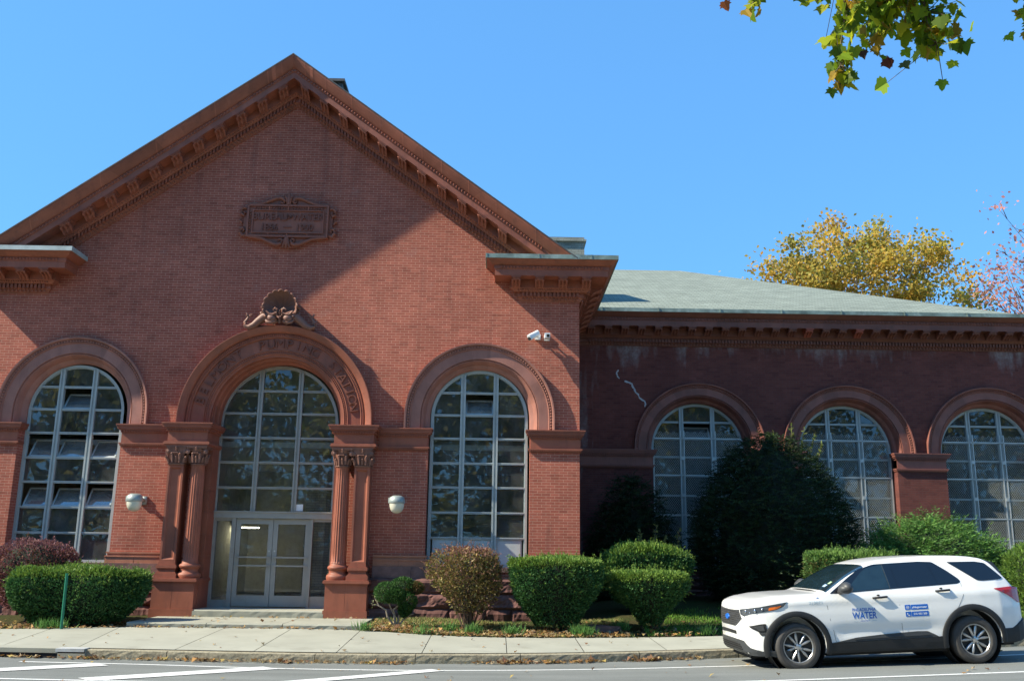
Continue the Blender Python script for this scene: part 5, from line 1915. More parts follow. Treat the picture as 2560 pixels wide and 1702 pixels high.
# ------------------------------------------------------------------ grass and fallen leaves (uncountable)
rng = np.random.default_rng(77)
def grass(n, xr, dens, seed):
    rng = np.random.default_rng(seed)
    x = rng.uniform(xr[0], xr[1], n)
    P = []
    for xx in x:
        b = bY(xx)
        lo, hi = dens(xx)
        y = b + rng.uniform(lo, hi) if hi > lo else None
        P.append((xx, y, gz(xx, y)))
    P = np.array(P)
    k = lumps(P * np.array([1, 1, 0]), 4.5, rng, 6)
    return P[k > rng.uniform(-.45, .35, n)]
def blades(P, rng, h=(.05, .13), w=.010):
    n = len(P)
    d = unit(rng.normal(size=(n, 3)) * np.array([.45, .45, .15]) + np.array([0, 0, 1.0]))
    return leaf_quads(P, d, rng.uniform(h[0], h[1], n), np.full(n, w), rng)
G1 = grass(34000, (-2.75, 2.9), lambda x: (.0, -.35 - bY(x)), 1)
G2 = grass(24000, (3.2, 15), lambda x: (.05, 3.2), 2)
tf = []
for (x, y, k) in ((-.45, -2.75, 220), (.35, -2.75, 200), (1.75, -2.65, 260), (1.9, -2.7, 120), (-2.75, -2.6, 90), (-9.35, -2.68, 120), (-9.0, -2.65, 60), (4.5, -2.1, 140), (-1.0, -2.5, 120), (2.7, -1.9, 160), (-1.5, -2.9, 90)):
    p = np.stack([rng.normal(x, .09, k), rng.normal(y, .06, k)], 1)
    tf.append(np.array([(a, b, gz(a, b)) for a, b in p]))
G3 = np.concatenate(tf)
Q = np.concatenate([blades(G1, rng, (.03, .09)), blades(G2, rng, (.05, .13), .012), blades(G3, rng, (.12, .30), .014)])
C = np.concatenate([pick([(.20, .26, .07), (.34, .31, .12), (.15, .24, .06), (.42, .34, .16)], len(G1), rng), pick([(.14, .28, .04), (.18, .33, .045), (.11, .23, .03)], len(G2), rng), pick([(.11, .25, .06), (.15, .29, .07), (.09, .20, .05)], len(G3), rng)])
tag(link('grass', quads_mesh('grass', Q, C, M['leaf'])), 'patchy green grass along the pavement and on the shaded lawn', 'grass', kind='stuff')

def fallen(spec, seed):
    rng = np.random.default_rng(seed)
    Qs, Cs = [], []
    pal = [(.50, .33, .15), (.44, .24, .09), (.58, .42, .22), (.33, .17, .08), (.60, .44, .14), (.48, .37, .23), (.27, .14, .08), (.50, .27, .09)]
    for (x, y, z, r) in spec:
        s = r * rng.uniform(.6, 1.35)
        a = rng.uniform(0, 6.28)
        tilt = rng.normal(0, .45)
        k = 8
        ang = np.linspace(0, 2 * PI, k, endpoint=False)
        rad = s * np.where(np.arange(k) % 2 == 0, 1.0, rng.uniform(.45, .75)) * rng.uniform(.75, 1.15, k)
        px, py = np.cos(ang) * rad, np.sin(ang) * rad * rng.uniform(.5, 1)
        curl = rng.uniform(.2, 1.4)
        pz = curl * px ** 2 / s * .6 + tilt * py + abs(tilt) * s * .6
        ca, sa = math.cos(a), math.sin(a)
        Qs.append(np.stack([x + px * ca - py * sa, y + px * sa + py * ca, z + pz + .006], 1))
        Cs.append(.68 * np.array(pal[rng.integers(len(pal))]) * rng.uniform(.75, 1.2))
    return np.array(Qs), np.array(Cs)
sp = []
R2 = random.Random(5)
for _ in range(3200):                       # strip in front of the right half
    x = R2.uniform(-2.75, 2.8)
    y = bY(x) + min(abs(R2.gauss(0, .8)), -.3 - bY(x)) - .03
    sp.append((x, y, gz(x, y) + R2.uniform(0, .03), .045))
for _ in range(700):                        # lawn edge behind the car
    x = R2.uniform(3.0, 12)
    y = bY(x) + abs(R2.gauss(.0, .5)) - .02
    sp.append((x, y, gz(x, y) + R2.uniform(0, .05), .05))
for _ in range(800):                        # left of the steps
    x = R2.uniform(-12, -7.0)
    y = bY(x) + min(abs(R2.gauss(0, .6)), 2.1) - .05
    sp.append((x, y, gz(x, y), .045))
for _ in range(90):
    x = R2.uniform(-7.6, -2.9)
    y = -2.44 - abs(R2.gauss(0, .06))
    sp.append((x, y, walk_z(x, y), .045))
for _ in range(50):                         # on the steps
    x = R2.uniform(-7.2, -3.0)
    y = R2.choice([R2.uniform(-.75, -.6), R2.uniform(-.9, -.6), R2.uniform(-2.3, -.7)])
    sp.append((x, y, .136, .045))
cl = [(-8.2, .3), (-7.0, .25), (-6.3, .6), (-5.6, .5), (-5.0, .15), (-3.9, .5), (-3.6, .2), (-2.3, .5), (-1.9, .2), (.1, .35), (.35, .2), (1.05, .18), (1.6, .15), (2.7, .22), (2.9, .1), (3.4, .3), (-9.3, .4)]
for _ in range(620):                        # gutter drifts
    c, s = R2.choice(cl)
    x = R2.gauss(c, s)
    y = kY(x) - .03 - abs(R2.gauss(0, .09))
    sp.append((x, y, road_z(x, y) + R2.uniform(0, .02), .05))
for _ in range(70):
    x = R2.uniform(-10, 9)
    y = kY(x) + R2.uniform(.1, 2.6)
    sp.append((x, y, walk_z(x, y) + .004, .04))
for _ in range(60):
    x = R2.uniform(-9, 10)
    y = kY(x) - R2.uniform(.1, 4.2)
    sp.append((x, y, road_z(x, y) + .004, .04))
for _ in range(60):                         # on clipped tops
    x = R2.gauss(3.35, .35); y = R2.gauss(-1.75, .2)
    if R2.random() < .35:
        sp.append((x, y, g_(3.33, -1.75) + 1.2, .035))
Q, C = fallen(sp, 9)
tag(link('fallen_leaves', quads_mesh('fallen_leaves', Q, C, M['dry'])), 'dry yellow and brown leaves drifted along the kerb, steps and lawn edge', 'leaves', kind='stuff')

# ================================================================== TREES
def bez(a, b, sag, n=6, rr=None):
    a, b = Vector(a), Vector(b)
    pts = []
    off = Vector((rr.uniform(-1, 1), rr.uniform(-1, 1), rr.uniform(-.3, .3))) * (b - a).length * .10 if rr else Vector()
    for i in range(n + 1):
        t = i / n
        p = a.lerp(b, t) + Vector((0, 0, sag * 4 * t * (1 - t))) + off * math.sin(PI * t)
        pts.append(p)
    return pts
def crown_tree(name, label, base, height, center, radii, nclump, per, leaf, pal, seed, bark='bark', trunk_r=.35, cl_r=1.1, sparse=0.0, mat='leaf_thin', twigs=0, group=None, flatz=True):
    rng = np.random.default_rng(seed)
    rr = random.Random(seed)
    v = unit(rng.normal(size=(nclump, 3)))
    rad = rng.random(nclump) ** (1 / 2.4)
    c = np.array(center) + v * np.array(radii) * rad[:, None]
    c += rng.normal(size=c.shape) * .4
    n = nclump * per
    P = np.repeat(c, per, 0) + rng.normal(size=(n, 3)) * cl_r * np.array([1, 1, .75]) * np.repeat(rng.uniform(.6, 1.25, nclump), per)[:, None] * .55
    D = unit(rng.normal(size=(n, 3)) + np.array([0, 0, -.35]))
    Q = leaf_quads(P, D, leaf * rng.uniform(.6, 1.3, n), leaf * .8 * rng.uniform(.6, 1.2, n), rng)
    base_c = np.repeat(pick(pal, nclump, rng, .25), per, 0)
    C = np.clip(base_c * .55 + pick(pal, n, rng, .3) * .45, 0, 1)
    t = thing(name, label, 'tree', base, group)
    link('crown', quads_mesh('crown', Q, C, M[mat]), t)
    mb = MB()
    b = Vector(base)
    cc = Vector(center)
    top = Vector((cc.x, cc.y, cc.z + radii[2] * .55))
    tp = bez((b.x, b.y, b.z - .2), top, 0, 9, rr)
    mb.tube(tp, [trunk_r * (1 - .9 * (i / 9)) for i in range(10)], 9)
    order = list(range(nclump))
    rr.shuffle(order)
    for i in order[:max(twigs, min(nclump, 46))]:
        e = Vector(c[i])
        k = min(8, max(2, int(9 * (.30 + .55 * rr.random() * max(.1, (e.z - b.z) / max(1, top.z - b.z))))))
        pts = bez(tp[k], e, rr.uniform(-.4, .6), 6, rr)
        r0 = trunk_r * (1 - .9 * k / 9) * .45
        mb.tube(pts, [max(.012, r0 * (1 - .9 * j / 6)) for j in range(7)], 6)
        for q in range(3):
            s = pts[rr.choice((4, 5, 6))]
            e2 = s + Vector((rr.uniform(-1, 1), rr.uniform(-1, 1), rr.uniform(-.2, 1))) * cl_r * 1.1
            mb.tube(bez(s, e2, .1, 3, rr), [.022, .018, .012, .006], 4)
    mb.build('trunk', M[bark], t, smooth=True)
    return t
crown_tree('plane_tree', 'large yellow autumn tree behind the wing roof', (22.5, 31, 1.0), 20, (21.1, 30, 15.2), (7.0, 4.5, 6.4), 230, 190, .24, [(.62, .40, .06), (.68, .46, .10), (.50, .40, .06), (.42, .38, .08), (.62, .34, .08), (.34, .34, .09)], 51, 'bark_pale', .45, 1.05)
crown_tree('red_tree', 'half-bare tree with pink and red leaves at the right edge', (29.0, 24, 1.0), 18, (29.0, 24, 13.4), (5.2, 4.0, 6.6), 110, 40, .20, [(.62, .25, .20), (.66, .32, .26), (.68, .36, .20), (.55, .22, .20)], 52, 'bark', .38, .9, twigs=110)
# street trees across the road, seen mirrored in the windows
for i, (x, y, h) in enumerate(((-17, -38, 17), (-7, -36, 19), (3, -39, 18), (13, -36, 19), (24, -39, 18), (-27, -37, 19), (-38, -39, 18), (-12, -52, 22), (0, -54, 21), (35, -38, 19), (46, -40, 19), (-50, -40, 20), (18, -55, 23), (-30, -55, 22), (-60, -64, 16), (-38, -66, 16), (-16, -64, 16), (6, -66, 16), (28, -64, 16), (52, -66, 16))):
    if i == 0:
        proto = crown_tree('street_tree', 'tall green and yellow street tree across the road, mirrored in the windows', (x, y, .3), h, (x, y, h * .58), (5.4, 4.5, h * .40), 85, 34, .52, [(.12, .18, .03), (.20, .24, .04), (.45, .36, .05), (.08, .12, .03), (.38, .34, .05)], 71, 'bark', .4, 2.0, group='street trees across the road')
    else:
        r = proto.copy()
        COL.objects.link(r)
        r.location = (x, y, .3)
        r.rotation_euler = (0, 0, i * 1.3)
        s = h / 17
        r.scale = (s, s, s)
        if y < -60:                             # low, wide crowns further back, added to block horizon sky in the mirrored view
            r.scale = (2.6, 1.2, .85)
            r.location.z = -4.5
            r.rotation_euler = (0, 0, 0)
        for ch in list(proto.children):
            cpy = ch.copy()
            COL.objects.link(cpy)
            cpy.parent = r
            cpy.matrix_parent_inverse = ch.matrix_parent_inverse.copy()

# overhanging plane tree at the upper right, close to the camera
MAPLE = [(0, 0), (.16, -.07), (.42, -.16), (.30, .06), (.62, .18), (.46, .32), (.52, .50), (.26, .50), (.16, .66), (0, 1.0), (-.16, .66), (-.26, .50), (-.52, .50), (-.46, .32), (-.62, .18), (-.30, .06), (-.42, -.16), (-.16, -.07)]
MAPLE = [(0, .0), (.12, -.08), (.36, -.10), (.34, .04), (.60, .16), (.50, .28), (.66, .46), (.40, .46), (.30, .56), (.22, .74), (0, 1.0), (-.22, .74), (-.30, .56), (-.40, .46), (-.66, .46), (-.50, .28), (-.60, .16), (-.34, .04), (-.36, -.10), (-.12, -.08)]
def maple_leaves(centers, seed):
    rng = np.random.default_rng(seed)
    Qs, Cs = [], []
    pal = [(.17, .26, .014), (.22, .32, .018), (.12, .20, .018), (.42, .44, .02), (.55, .50, .025), (.34, .40, .018), (.11, .17, .018), (.42, .27, .03), (.28, .36, .02)]
    right = MAPLE[:11]
    left = [(-u, v) for u, v in right]
    for (p, s, ci) in centers:
        d = unit((rng.normal(size=3) * .55 + np.array([0, 0, -1.0]))[None])[0]
        nrm = unit((rng.normal(size=3) + np.array([-.2, -.9, .5]))[None])[0]
        sd = np.cross(d, nrm); sd /= np.linalg.norm(sd)
        nn = np.cross(sd, d)
        fold, curl = rng.uniform(.1, .6), rng.uniform(-.5, .7)
        c = np.array(pal[rng.integers(len(pal))] if ci is None else ci) * rng.uniform(.75, 1.25)
        for half in (right, left):
            sc = rng.uniform(.88, 1.12, 11)
            sc[0] = sc[10] = 1
            Qs.append([p + sd * (u * s * k) + d * (v * s * k) + nn * s * (fold * abs(u) + curl * (v - .2) ** 2 * .6 - .35 * u * u) for (u, v), k in zip(half, sc)])
            Cs.append(c * rng.uniform(.88, 1.12))
    return np.array(Qs), np.array(Cs)
t = thing('overhanging_tree', 'overhanging plane tree branches with green and yellow lobed leaves at the upper right', 'tree', (8.5, -17.5, 0))
rr = random.Random(17)
cent = []
mb = MB()
limb = [(8.5, -17.5, -.2), (8.6, -17.4, 3), (8.3, -17, 6.5), (7.6, -16, 9.2), (6.4, -14.8, 10.2), (5.0, -13.4, 10.0), (4.6, -12.6, 8.9)]
mb.tube(limb, [.34, .30, .26, .20, .14, .08, .03], 10)
def dang(pts, n, spread, size, r0=.022):
    """twig along pts with n leaves round its outer part"""
    pts = [Vector(p) for p in pts]
    mb.tube(pts, [r0 * (1 - .8 * i / (len(pts) - 1)) for i in range(len(pts))], 6)
    for _ in range(n):
        i = rr.randrange(0, len(pts) - 1)
        p = pts[i].lerp(pts[i + 1], rr.random()) + Vector((rr.gauss(0, spread), rr.gauss(0, spread * 1.3), rr.gauss(0, spread * .8)))
        cent.append((np.array(p), size * rr.uniform(.75, 1.2), None))
        s = pts[i].lerp(pts[i + 1], .5)
        if rr.random() < .5:
            mb.tube([s, p], [.006, .004], 4)
dang([(5.0, -13.4, 10.0), (4.45, -13.2, 9.0), (4.1, -13.1, 8.35), (3.98, -13.0, 7.6), (3.95, -12.95, 7.03)], 120, .085, .165)
dang([(4.6, -12.6, 8.9), (4.6, -12.8, 8.3), (4.5, -12.9, 7.95)], 90, .15, .165)
dang([(4.6, -12.6, 8.9), (5.0, -12.9, 8.35), (5.2, -12.9, 7.85), (5.15, -12.9, 7.5)], 130, .15, .165)
dang([(4.5, -12.9, 8.3), (4.48, -12.9, 7.85), (4.4, -12.9, 7.55)], 34, .10, .16, .014)
dang([(5.0, -13.4, 10.0), (5.0, -13.1, 8.9), (4.85, -13.0, 8.35)], 130, .20, .17)
dang([(5.0, -13.4, 10.0), (4.3, -13.0, 9.0), (3.85, -13.0, 8.45), (3.72, -13.0, 8.12)], 40, .10, .16)
dang([(4.0, -12.95, 7.4), (4.12, -12.95, 7.22)], 8, .05, .15, .008)
dang([(3.9, -13, 9.6), (3.2, -13, 8.75), (3.0, -13, 8.3), (2.96, -13, 7.98)], 34, .05, .15, .014)
mb.tube([(5.0, -13.4, 10.0), (4.4, -13.2, 10.0), (3.9, -13, 9.6)], [.06, .04, .02], 6)
dang([(6.4, -14.8, 10.2), (6.5, -13.6, 9.2), (6.32, -13.1, 8.4), (6.24, -13.0, 7.85)], 80, .11, .165)
for _ in range(16):          # foliage above the view
    a = Vector(rr.choice(limb[3:]))
    b = a + Vector((rr.uniform(-2, 2.5), rr.uniform(-2.5, 0), rr.uniform(.8, 2.8)))
    dang([a, a.lerp(b, .5) + Vector((0, 0, .3)), b], 40, .4, .18, .03)
for (x, z, c) in ((4.52, 7.42, (.16, .05, .03)), (4.55, 7.40, (.14, .045, .03)), (4.72, 7.38, (.07, .09, .03)), (4.18, 7.45, (.20, .11, .03)), (4.22, 7.52, (.08, .04, .03)), (2.62, 8.14, (.30, .09, .03))):
    cent.append((np.array([x, -12.95, z]), .13, c))
Q, C = maple_leaves(cent, 3)
link('crown', quads_mesh('crown', Q, C, M['leaf_thin']), t)
mb.build('trunk', M['bark'], t, smooth=True)

# ================================================================== CAR
def car_paint():
    m, nt = new_mat('white_car_paint')
    co = objco(nt)
    c = ramp(nt, noise(nt, co, 1.5, 3), [(.3, (.80, .80, .78)), (.7, (.84, .835, .81))])
    b = nd(nt, 'ShaderNodeBsdfPrincipled', {'Base Color': c, 'Roughness': .32, 'Coat Weight': .8, 'Coat Roughness': .04, 'Specular IOR Level': .5})
    out(nt, b.outputs[0])
    return m
M['paint_w'] = car_paint()
M['clad'] = plain('black_plastic_trim', (.016, .017, .018), .6, var=.15, scale=8)
M['clad_grey'] = plain('dark_grey_trim', (.045, .048, .05), .5, var=.1)
M['car_glass'] = plain('tinted_car_glass', (.006, .008, .012), .03, var=.05, spec=.7, coat=.3)
M['car_glass_f'] = plain('clear_car_glass', (.012, .026, .034), .03, var=.2, spec=.8, coat=.4)
M['tyre'] = plain('tyre_rubber', (.055, .052, .049), .75, var=.2, scale=10)
M['alloy'] = plain('alloy_rim', (.58, .57, .56), .28, .85, var=.08)
M['rim_dark'] = plain('rim_shadow_paint', (.03, .03, .03), .5)  # near-black paint of the rim dish, lug nuts and grille lattice
M['red_lamp'] = plain('red_lamp_lens', (.42, .012, .012), .15, coat=.6)
M['amber'] = plain('amber_lens', (.75, .16, .02), .2, coat=.5)
M['lens'] = plain('headlamp_lens', (.05, .06, .075), .08, coat=.8, spec=.8)
M['chrome'] = plain('chrome', (.75, .76, .78), .12, 1.0)
M['blue'] = plain('blue_vinyl', (.012, .13, .52), .4, var=.03)
M['blue_pale'] = plain('faded_blue_vinyl', (.33, .47, .58), .5, var=.05)
M['vinyl_white'] = plain('white_vinyl', (.8, .81, .82), .4, var=.02)

car = thing('parked_suv', 'white sport utility vehicle with blue water department lettering parked at the kerb', 'car', (0, 0, 0))
car['_local'] = 1
WB = 3.025
def fsm(xp, fp, s=.04):
    xp = [x if x > -.4 else -.4 + (x + .4) * .87 for x in xp]
    xs = np.arange(-1.6, 4.8, .005)
    v = np.interp(xs, xp, fp)
    k = np.exp(-.5 * (np.arange(-40, 41) * .005 / s) ** 2)
    k /= k.sum()
    vv = np.convolve(np.pad(v, 40, mode='edge'), k, mode='valid')
    return lambda x: float(np.interp(x, xs, vv))
x0c, x1c = -.4 - .555 * .87, 4.10
# plan half width
_hw = fsm([-.955, -.945, -.90, -.84, -.72, -.55, -.35, 0, .6, 2.6, 3.2, 3.55, 3.8, 3.95, 4.05, 4.095, 4.10], [.46, .52, .64, .745, .855, .925, .965, .985, .985, .985, .975, .955, .90, .81, .66, .46, .44], .015)
# centre top line
_top = fsm([-.955, -.94, -.90, -.82, -.60, -.25, .10, .46, .56, .80, 1.0, 1.2, 1.4, 1.65, 2.0, 2.5, 3.0, 3.25, 3.45, 3.56, 3.78, 3.90, 4.0, 4.06, 4.10],
           [.80, .97, 1.08, 1.125, 1.18, 1.225, 1.235, 1.24, 1.275, 1.42, 1.53, 1.62, 1.695, 1.745, 1.775, 1.785, 1.77, 1.75, 1.715, 1.655, 1.36, 1.19, 1.10, .98, .86], .03)
_bot = fsm([-.955, -.92, -.86, -.7, -.45, 0, 3.0, 3.5, 3.8, 4.0, 4.10], [.52, .36, .28, .24, .23, .25, .26, .30, .34, .40, .50], .03)
_s = lambda z: float(np.interp(z, [.22, .30, .45, .60, .75, .90, 1.00, 1.10, 1.20, 1.27, 1.35, 1.50, 1.62, 1.70, 1.79], [.925, .955, .975, .985, 1.0, 1.0, .992, .985, .962, .935, .905, .835, .775, .725, .64]))
# a crease along the shoulder and a scooped lower door
def sidew(x, z):
    w = _hw(x) * _s(z)
    w += .010 * math.exp(-((z - 1.085 - .02 * x) / .035) ** 2)
    w -= .022 * math.exp(-((z - .60) / .10) ** 2) * (1 if .55 < x < 2.5 else 0) * min(1, max(0, (x - .55) / .25)) * min(1, max(0, (2.5 - x) / .25))
    return w
def edge_z(x):
    t = _top(x)
    if x < .5:
        return t - .055 - .02 * (x > -.5)
    return t - .065
def section(x, nz=26):
    zb, zt = _bot(x), _top(x)
    ze = edge_z(x)
    if ze < zb + .12:
        ze = zb + .12
    pts = [(0, zb), (.55 * _hw(x), zb)]
    for i in range(nz + 1):
        z = zb + .02 + (ze - zb - .02) * i / nz
        pts.append((sidew(x, z), z))
    we = sidew(x, ze)
    for f, g in ((.985, .35), (.95, .60), (.88, .80), (.72, .93), (.48, .985), (.24, 1.0), (0, 1.0)):
        pts.append((we * f, ze + (zt - ze) * g))
    return pts
xs = sorted(set([round(v, 4) for v in np.concatenate([np.arange(x0c, -.6, .02), np.arange(-.6, .4, .06), np.arange(.4, 1.5, .04), np.arange(1.5, 3.2, .09), np.arange(3.2, x1c, .025), [x1c]])]))
secs = [section(x) for x in xs]
m_ = len(secs[0])
mb = MB()
for side in (-1, 1):
    vs = [(x, side * p[0], p[1]) for x, s in zip(xs, secs) for p in s]
    fs = []
    for i in range(len(xs) - 1):
        for j in range(m_ - 1):
            q = (i * m_ + j, (i + 1) * m_ + j, (i + 1) * m_ + j + 1, i * m_ + j + 1)
            fs.append(q if side < 0 else q[::-1])
    for i, rev in ((0, False), (len(xs) - 1, True)):
        poly = [i * m_ + j for j in range(m_)]
        c = len(vs)
        vs.append((xs[i], 0, (secs[i][0][1] + secs[i][-1][1]) / 2))
        for j in range(m_ - 1):
            tri = (c, poly[j], poly[j + 1])
            fs.append(tri if (rev == (side > 0)) else tri[::-1])
    mb.add(vs, fs)
body_me = mb.mesh('body', M['paint_w'], True)
bm = bmesh.new()
bm.from_mesh(body_me)
bmesh.ops.remove_doubles(bm, verts=bm.verts, dist=1e-4)
bmesh.ops.recalc_face_normals(bm, faces=bm.faces)
bm.to_mesh(body_me)
bm.free()
body = link('body', body_me, car)
# cut the wheel arches
cutter = MB()
for ax in (0, WB):
    for s in (-1, 1):
        n = 48
        y0, y1 = s * .60, s * 1.3
        vs = [(ax + .478 * math.cos(2 * PI * i / n), y, .40 + .478 * math.sin(2 * PI * i / n)) for y in (min(y0, y1), max(y0, y1)) for i in range(n)]
        fs = [(i, (i + 1) % n, n + (i + 1) % n, n + i) for i in range(n)] + [tuple(range(n))[::-1], tuple(range(n, 2 * n))]
        cutter.add(vs, fs)
cme = cutter.mesh('cut', M['dark'])
bmc = bmesh.new(); bmc.from_mesh(cme); bmesh.ops.recalc_face_normals(bmc, faces=bmc.faces); bmc.to_mesh(cme); bmc.free()
cob = bpy.data.objects.new('cut', cme)
COL.objects.link(cob)
md = body.modifiers.new('b', 'BOOLEAN')
md.operation = 'DIFFERENCE'
md.object = cob
md.solver = 'EXACT'
bpy.context.view_layer.update()
dg = bpy.context.evaluated_depsgraph_get()
nm = bpy.data.meshes.new_from_object(body.evaluated_get(dg))
body.modifiers.clear()
bpy.data.objects.remove(cob)
bmc = bmesh.new(); bmc.from_mesh(nm)
for f in bmc.faces:
    f.smooth = True
for e in bmc.edges:
    if len(e.link_faces) == 2 and e.calc_face_angle(0) > .6:
        e.smooth = False
bmc.to_mesh(nm); bmc.free()
body.data = nm
body.data.name = 'body'

for ax in (0, WB):
    for s in (-1, 1):
        mb = MB()
        n = 40
        for i in range(n):
            a, b = 2 * PI * i / n, 2 * PI * (i + 1) / n
            P = lambda t, y: (ax + .475 * math.cos(t), y, .40 + .475 * math.sin(t))
            mb.quad(P(a, s * .59), P(b, s * .59), P(b, s * .90), P(a, s * .90))
            mb.add([(ax, s * .595, .40), P(a, s * .595), P(b, s * .595)], [(0, 1, 2)])
        mb.build('wheel_well', M['dark'], body)

# --- patches projected on the body side
def fill2d(poly, step):
    """triangulated polygon with inner grid points"""
    pts = []
    n = len(poly)
    for i in range(n):
        a, b = Vector(poly[i]), Vector(poly[(i + 1) % n])
        k = max(1, int((b - a).length / step))
        for j in range(k):
            pts.append(a.lerp(b, j / k))
    nb_ = len(pts)
    edges = [(i, (i + 1) % nb_) for i in range(nb_)]
    xs_ = [p[0] for p in poly]; zs_ = [p[1] for p in poly]
    inner = []
    for x in np.arange(min(xs_) + step * .5, max(xs_), step):
        for z in np.arange(min(zs_) + step * .5, max(zs_), step):
            c = False
            j = n - 1
            for i in range(n):
                if ((poly[i][1] > z) != (poly[j][1] > z)) and (x < (poly[j][0] - poly[i][0]) * (z - poly[i][1]) / (poly[j][1] - poly[i][1]) + poly[i][0]):
                    c = not c
                j = i
            if c and min((Vector((x, z)) - p).length for p in pts) > step * .4:
                inner.append(Vector((x, z)))
    v, e, f, *_ = geometry.delaunay_2d_cdt(pts + inner, edges, [], 1, 1e-6)
    return [(p.x, p.y) for p in v], [tuple(q) for q in f]
def rnd(poly, r=.02, k=4):
    o = []
    n = len(poly)
    for i in range(n):
        p0, p, p1 = Vector(poly[i - 1]), Vector(poly[i]), Vector(poly[(i + 1) % n])
        a = (p0 - p); b = (p1 - p)
        d = min(r, a.length * .4, b.length * .4)
        A, B = p + a.normalized() * d, p + b.normalized() * d
        for j in range(k + 1):
            t = j / k
            q = A.lerp(p, t).lerp(p.lerp(B, t), t)
            o.append((q.x, q.y))
    return o
def side_patch(mb, poly, off, side=-1, step=.05, r=.02, tone=1.0, thick=.012):
    P = rnd(poly, r) if r else poly
    v, f = fill2d(P, step)
    V = [(x, side * (sidew(x, z) + off), z) for x, z in v]
    F = [q if side < 0 else q[::-1] for q in f]
    mb.add(V, F, tone)
    n = len(P)
    # rim back to the body
    R = [(x, side * (sidew(x, z) + off), z) for x, z in P] + [(x, side * (sidew(x, z) + off - thick), z) for x, z in P]
    mb.add(R, [(i, (i + 1) % n, n + (i + 1) % n, n + i) for i in range(n)], tone)

def front_x(y, z):
    """foremost x of the body at lateral y, height z"""
    y = abs(y)
    lo = None
    for x in np.arange(x0c, 0.2, .004):
        if _top(x) >= z and _bot(x) <= z:
            w = sidew(x, min(z, edge_z(x)))
            if z > edge_z(x):
                w *= .95
            if w >= y:
                return float(x)
    return 0.2
def front_patch(mb, poly, off, step=.05, r=.015, tone=1.0, side=None):
    P = rnd(poly, r) if r else poly
    v, f = fill2d(P, step)
    mb.add([(front_x(y, z) - off, y, z) for y, z in v], f, tone)
    n = len(P)
    R = [(front_x(y, z) - off, y, z) for y, z in P] + [(front_x(y, z) - off + .02, y, z) for y, z in P]
    mb.add(R, [(i, (i + 1) % n, n + (i + 1) % n, n + i) for i in range(n)], tone)

G_ = lambda x: 0.0
DLO = [(.62, 1.225), (1.02, 1.485), (1.22, 1.60), (1.50, 1.672), (2.30, 1.69), (2.54, 1.675), (2.75, 1.52), (2.905, 1.385), (2.93, 1.335), (2.87, 1.305), (1.7, 1.262), (.8, 1.222)]
FW = [(.90, 1.248), (1.03, 1.36), (1.24, 1.545), (1.36, 1.615), (1.585, 1.655), (1.665, 1.655), (1.70, 1.275), (1.1, 1.248)]
RW = [(1.79, 1.662), (2.24, 1.672), (2.42, 1.668), (2.49, 1.308), (2.0, 1.292), (1.82, 1.285)]
QW = [(2.45, 1.665), (2.535, 1.66), (2.74, 1.495), (2.885, 1.375), (2.895, 1.345), (2.84, 1.322), (2.52, 1.31)]
DW = [(2.80, 1.665), (3.30, 1.655), (3.46, 1.625), (3.70, 1.372), (3.66, 1.352), (3.32, 1.338), (3.22, 1.352)]
for s in (-1, 1):
    mb = MB()
    side_patch(mb, DLO, .004, s, .06, .03)
    w = mb.build('window_surround', M['car_glass'], car)
    for nm_, poly, mt in (('side_window', FW, 'car_glass_f'), ('side_window', RW, 'car_glass'), ('side_window', QW, 'car_glass'), ('side_window', DW, 'car_glass')):
        mb = MB()
        side_patch(mb, poly, .008, s, .06, .025)
        mb.build(nm_, M[mt], car, smooth=False)
    mb = MB()
    # pillar seam and bright edge strips
    side_patch(mb, [(1.672, 1.27), (1.684, 1.27), (1.656, 1.655), (1.644, 1.655)], .012, s, .1, 0)
    mb.build('window_trim', M['clad_grey'], w)

# windscreen and rear window: follow the crown of the body
def top_patch(x_a, x_b, inset, off, mat, name, taper=0.0, lat=(0, 1)):
    mb = MB()
    n, k = 16, 17
    vs = []
    for i in range(n + 1):
        x = x_a + (x_b - x_a) * i / n
        sec = section(x)
        top = sec[-7:]
        ys = [p[0] for p in top][::-1]
        zs = [p[1] for p in top][::-1]
        wmax = ys[-1] * (inset - taper * i / n)
        for j in range(k):
            y = wmax * (2 * j / (k - 1) - 1)
            z = float(np.interp(abs(y), ys, zs))
            dz = (_top(x + .02) - _top(x - .02)) / .04
            nl = math.hypot(1, dz)
            vs.append((x - off * dz / nl, y, z + off / nl))
    fs = [(i * k + j, (i + 1) * k + j, (i + 1) * k + j + 1, i * k + j + 1) for i in range(n) for j in range(k - 1)]
    mb.add(vs, fs)
    return mb.build(name, M[mat], car, smooth=True)
top_patch(.56, 1.33, .99, .006, 'car_glass_f', 'windscreen')
top_patch(3.60, 3.88, .985, .006, 'car_glass', 'rear_window')
mb = MB()
for i in range(5):
    pass
side_x = np.linspace(.50, .60, 4)
mb.tube([(.53, -.80, 1.232), (.50, -.3, 1.262), (.50, .3, 1.262), (.53, .80, 1.232)], .016, 6)
mb.build('wiper_cowl', M['clad'], car)
mb = MB()       # sticker in the corner of the windscreen
for (y0, y1, xa, xb, mi) in ((-.74, -.66, .72, .78, 0), (-.72, -.60, .64, .70, 1)):
    pts = []
    for (x, y) in ((xa, y0), (xa, y1), (xb, y1), (xb, y0)):
        sec = section(x); top = sec[-7:]
        z = float(np.interp(abs(y), [p[0] for p in top][::-1], [p[1] for p in top][::-1]))
        pts.append((x - .012, y, z + .012))
    mb.quad(*pts, 1, mi)
mb.build('sticker', [plain('green_sticker', (.35, .55, .30), .5), plain('pale_sticker', (.35, .5, .62), .5)], car)
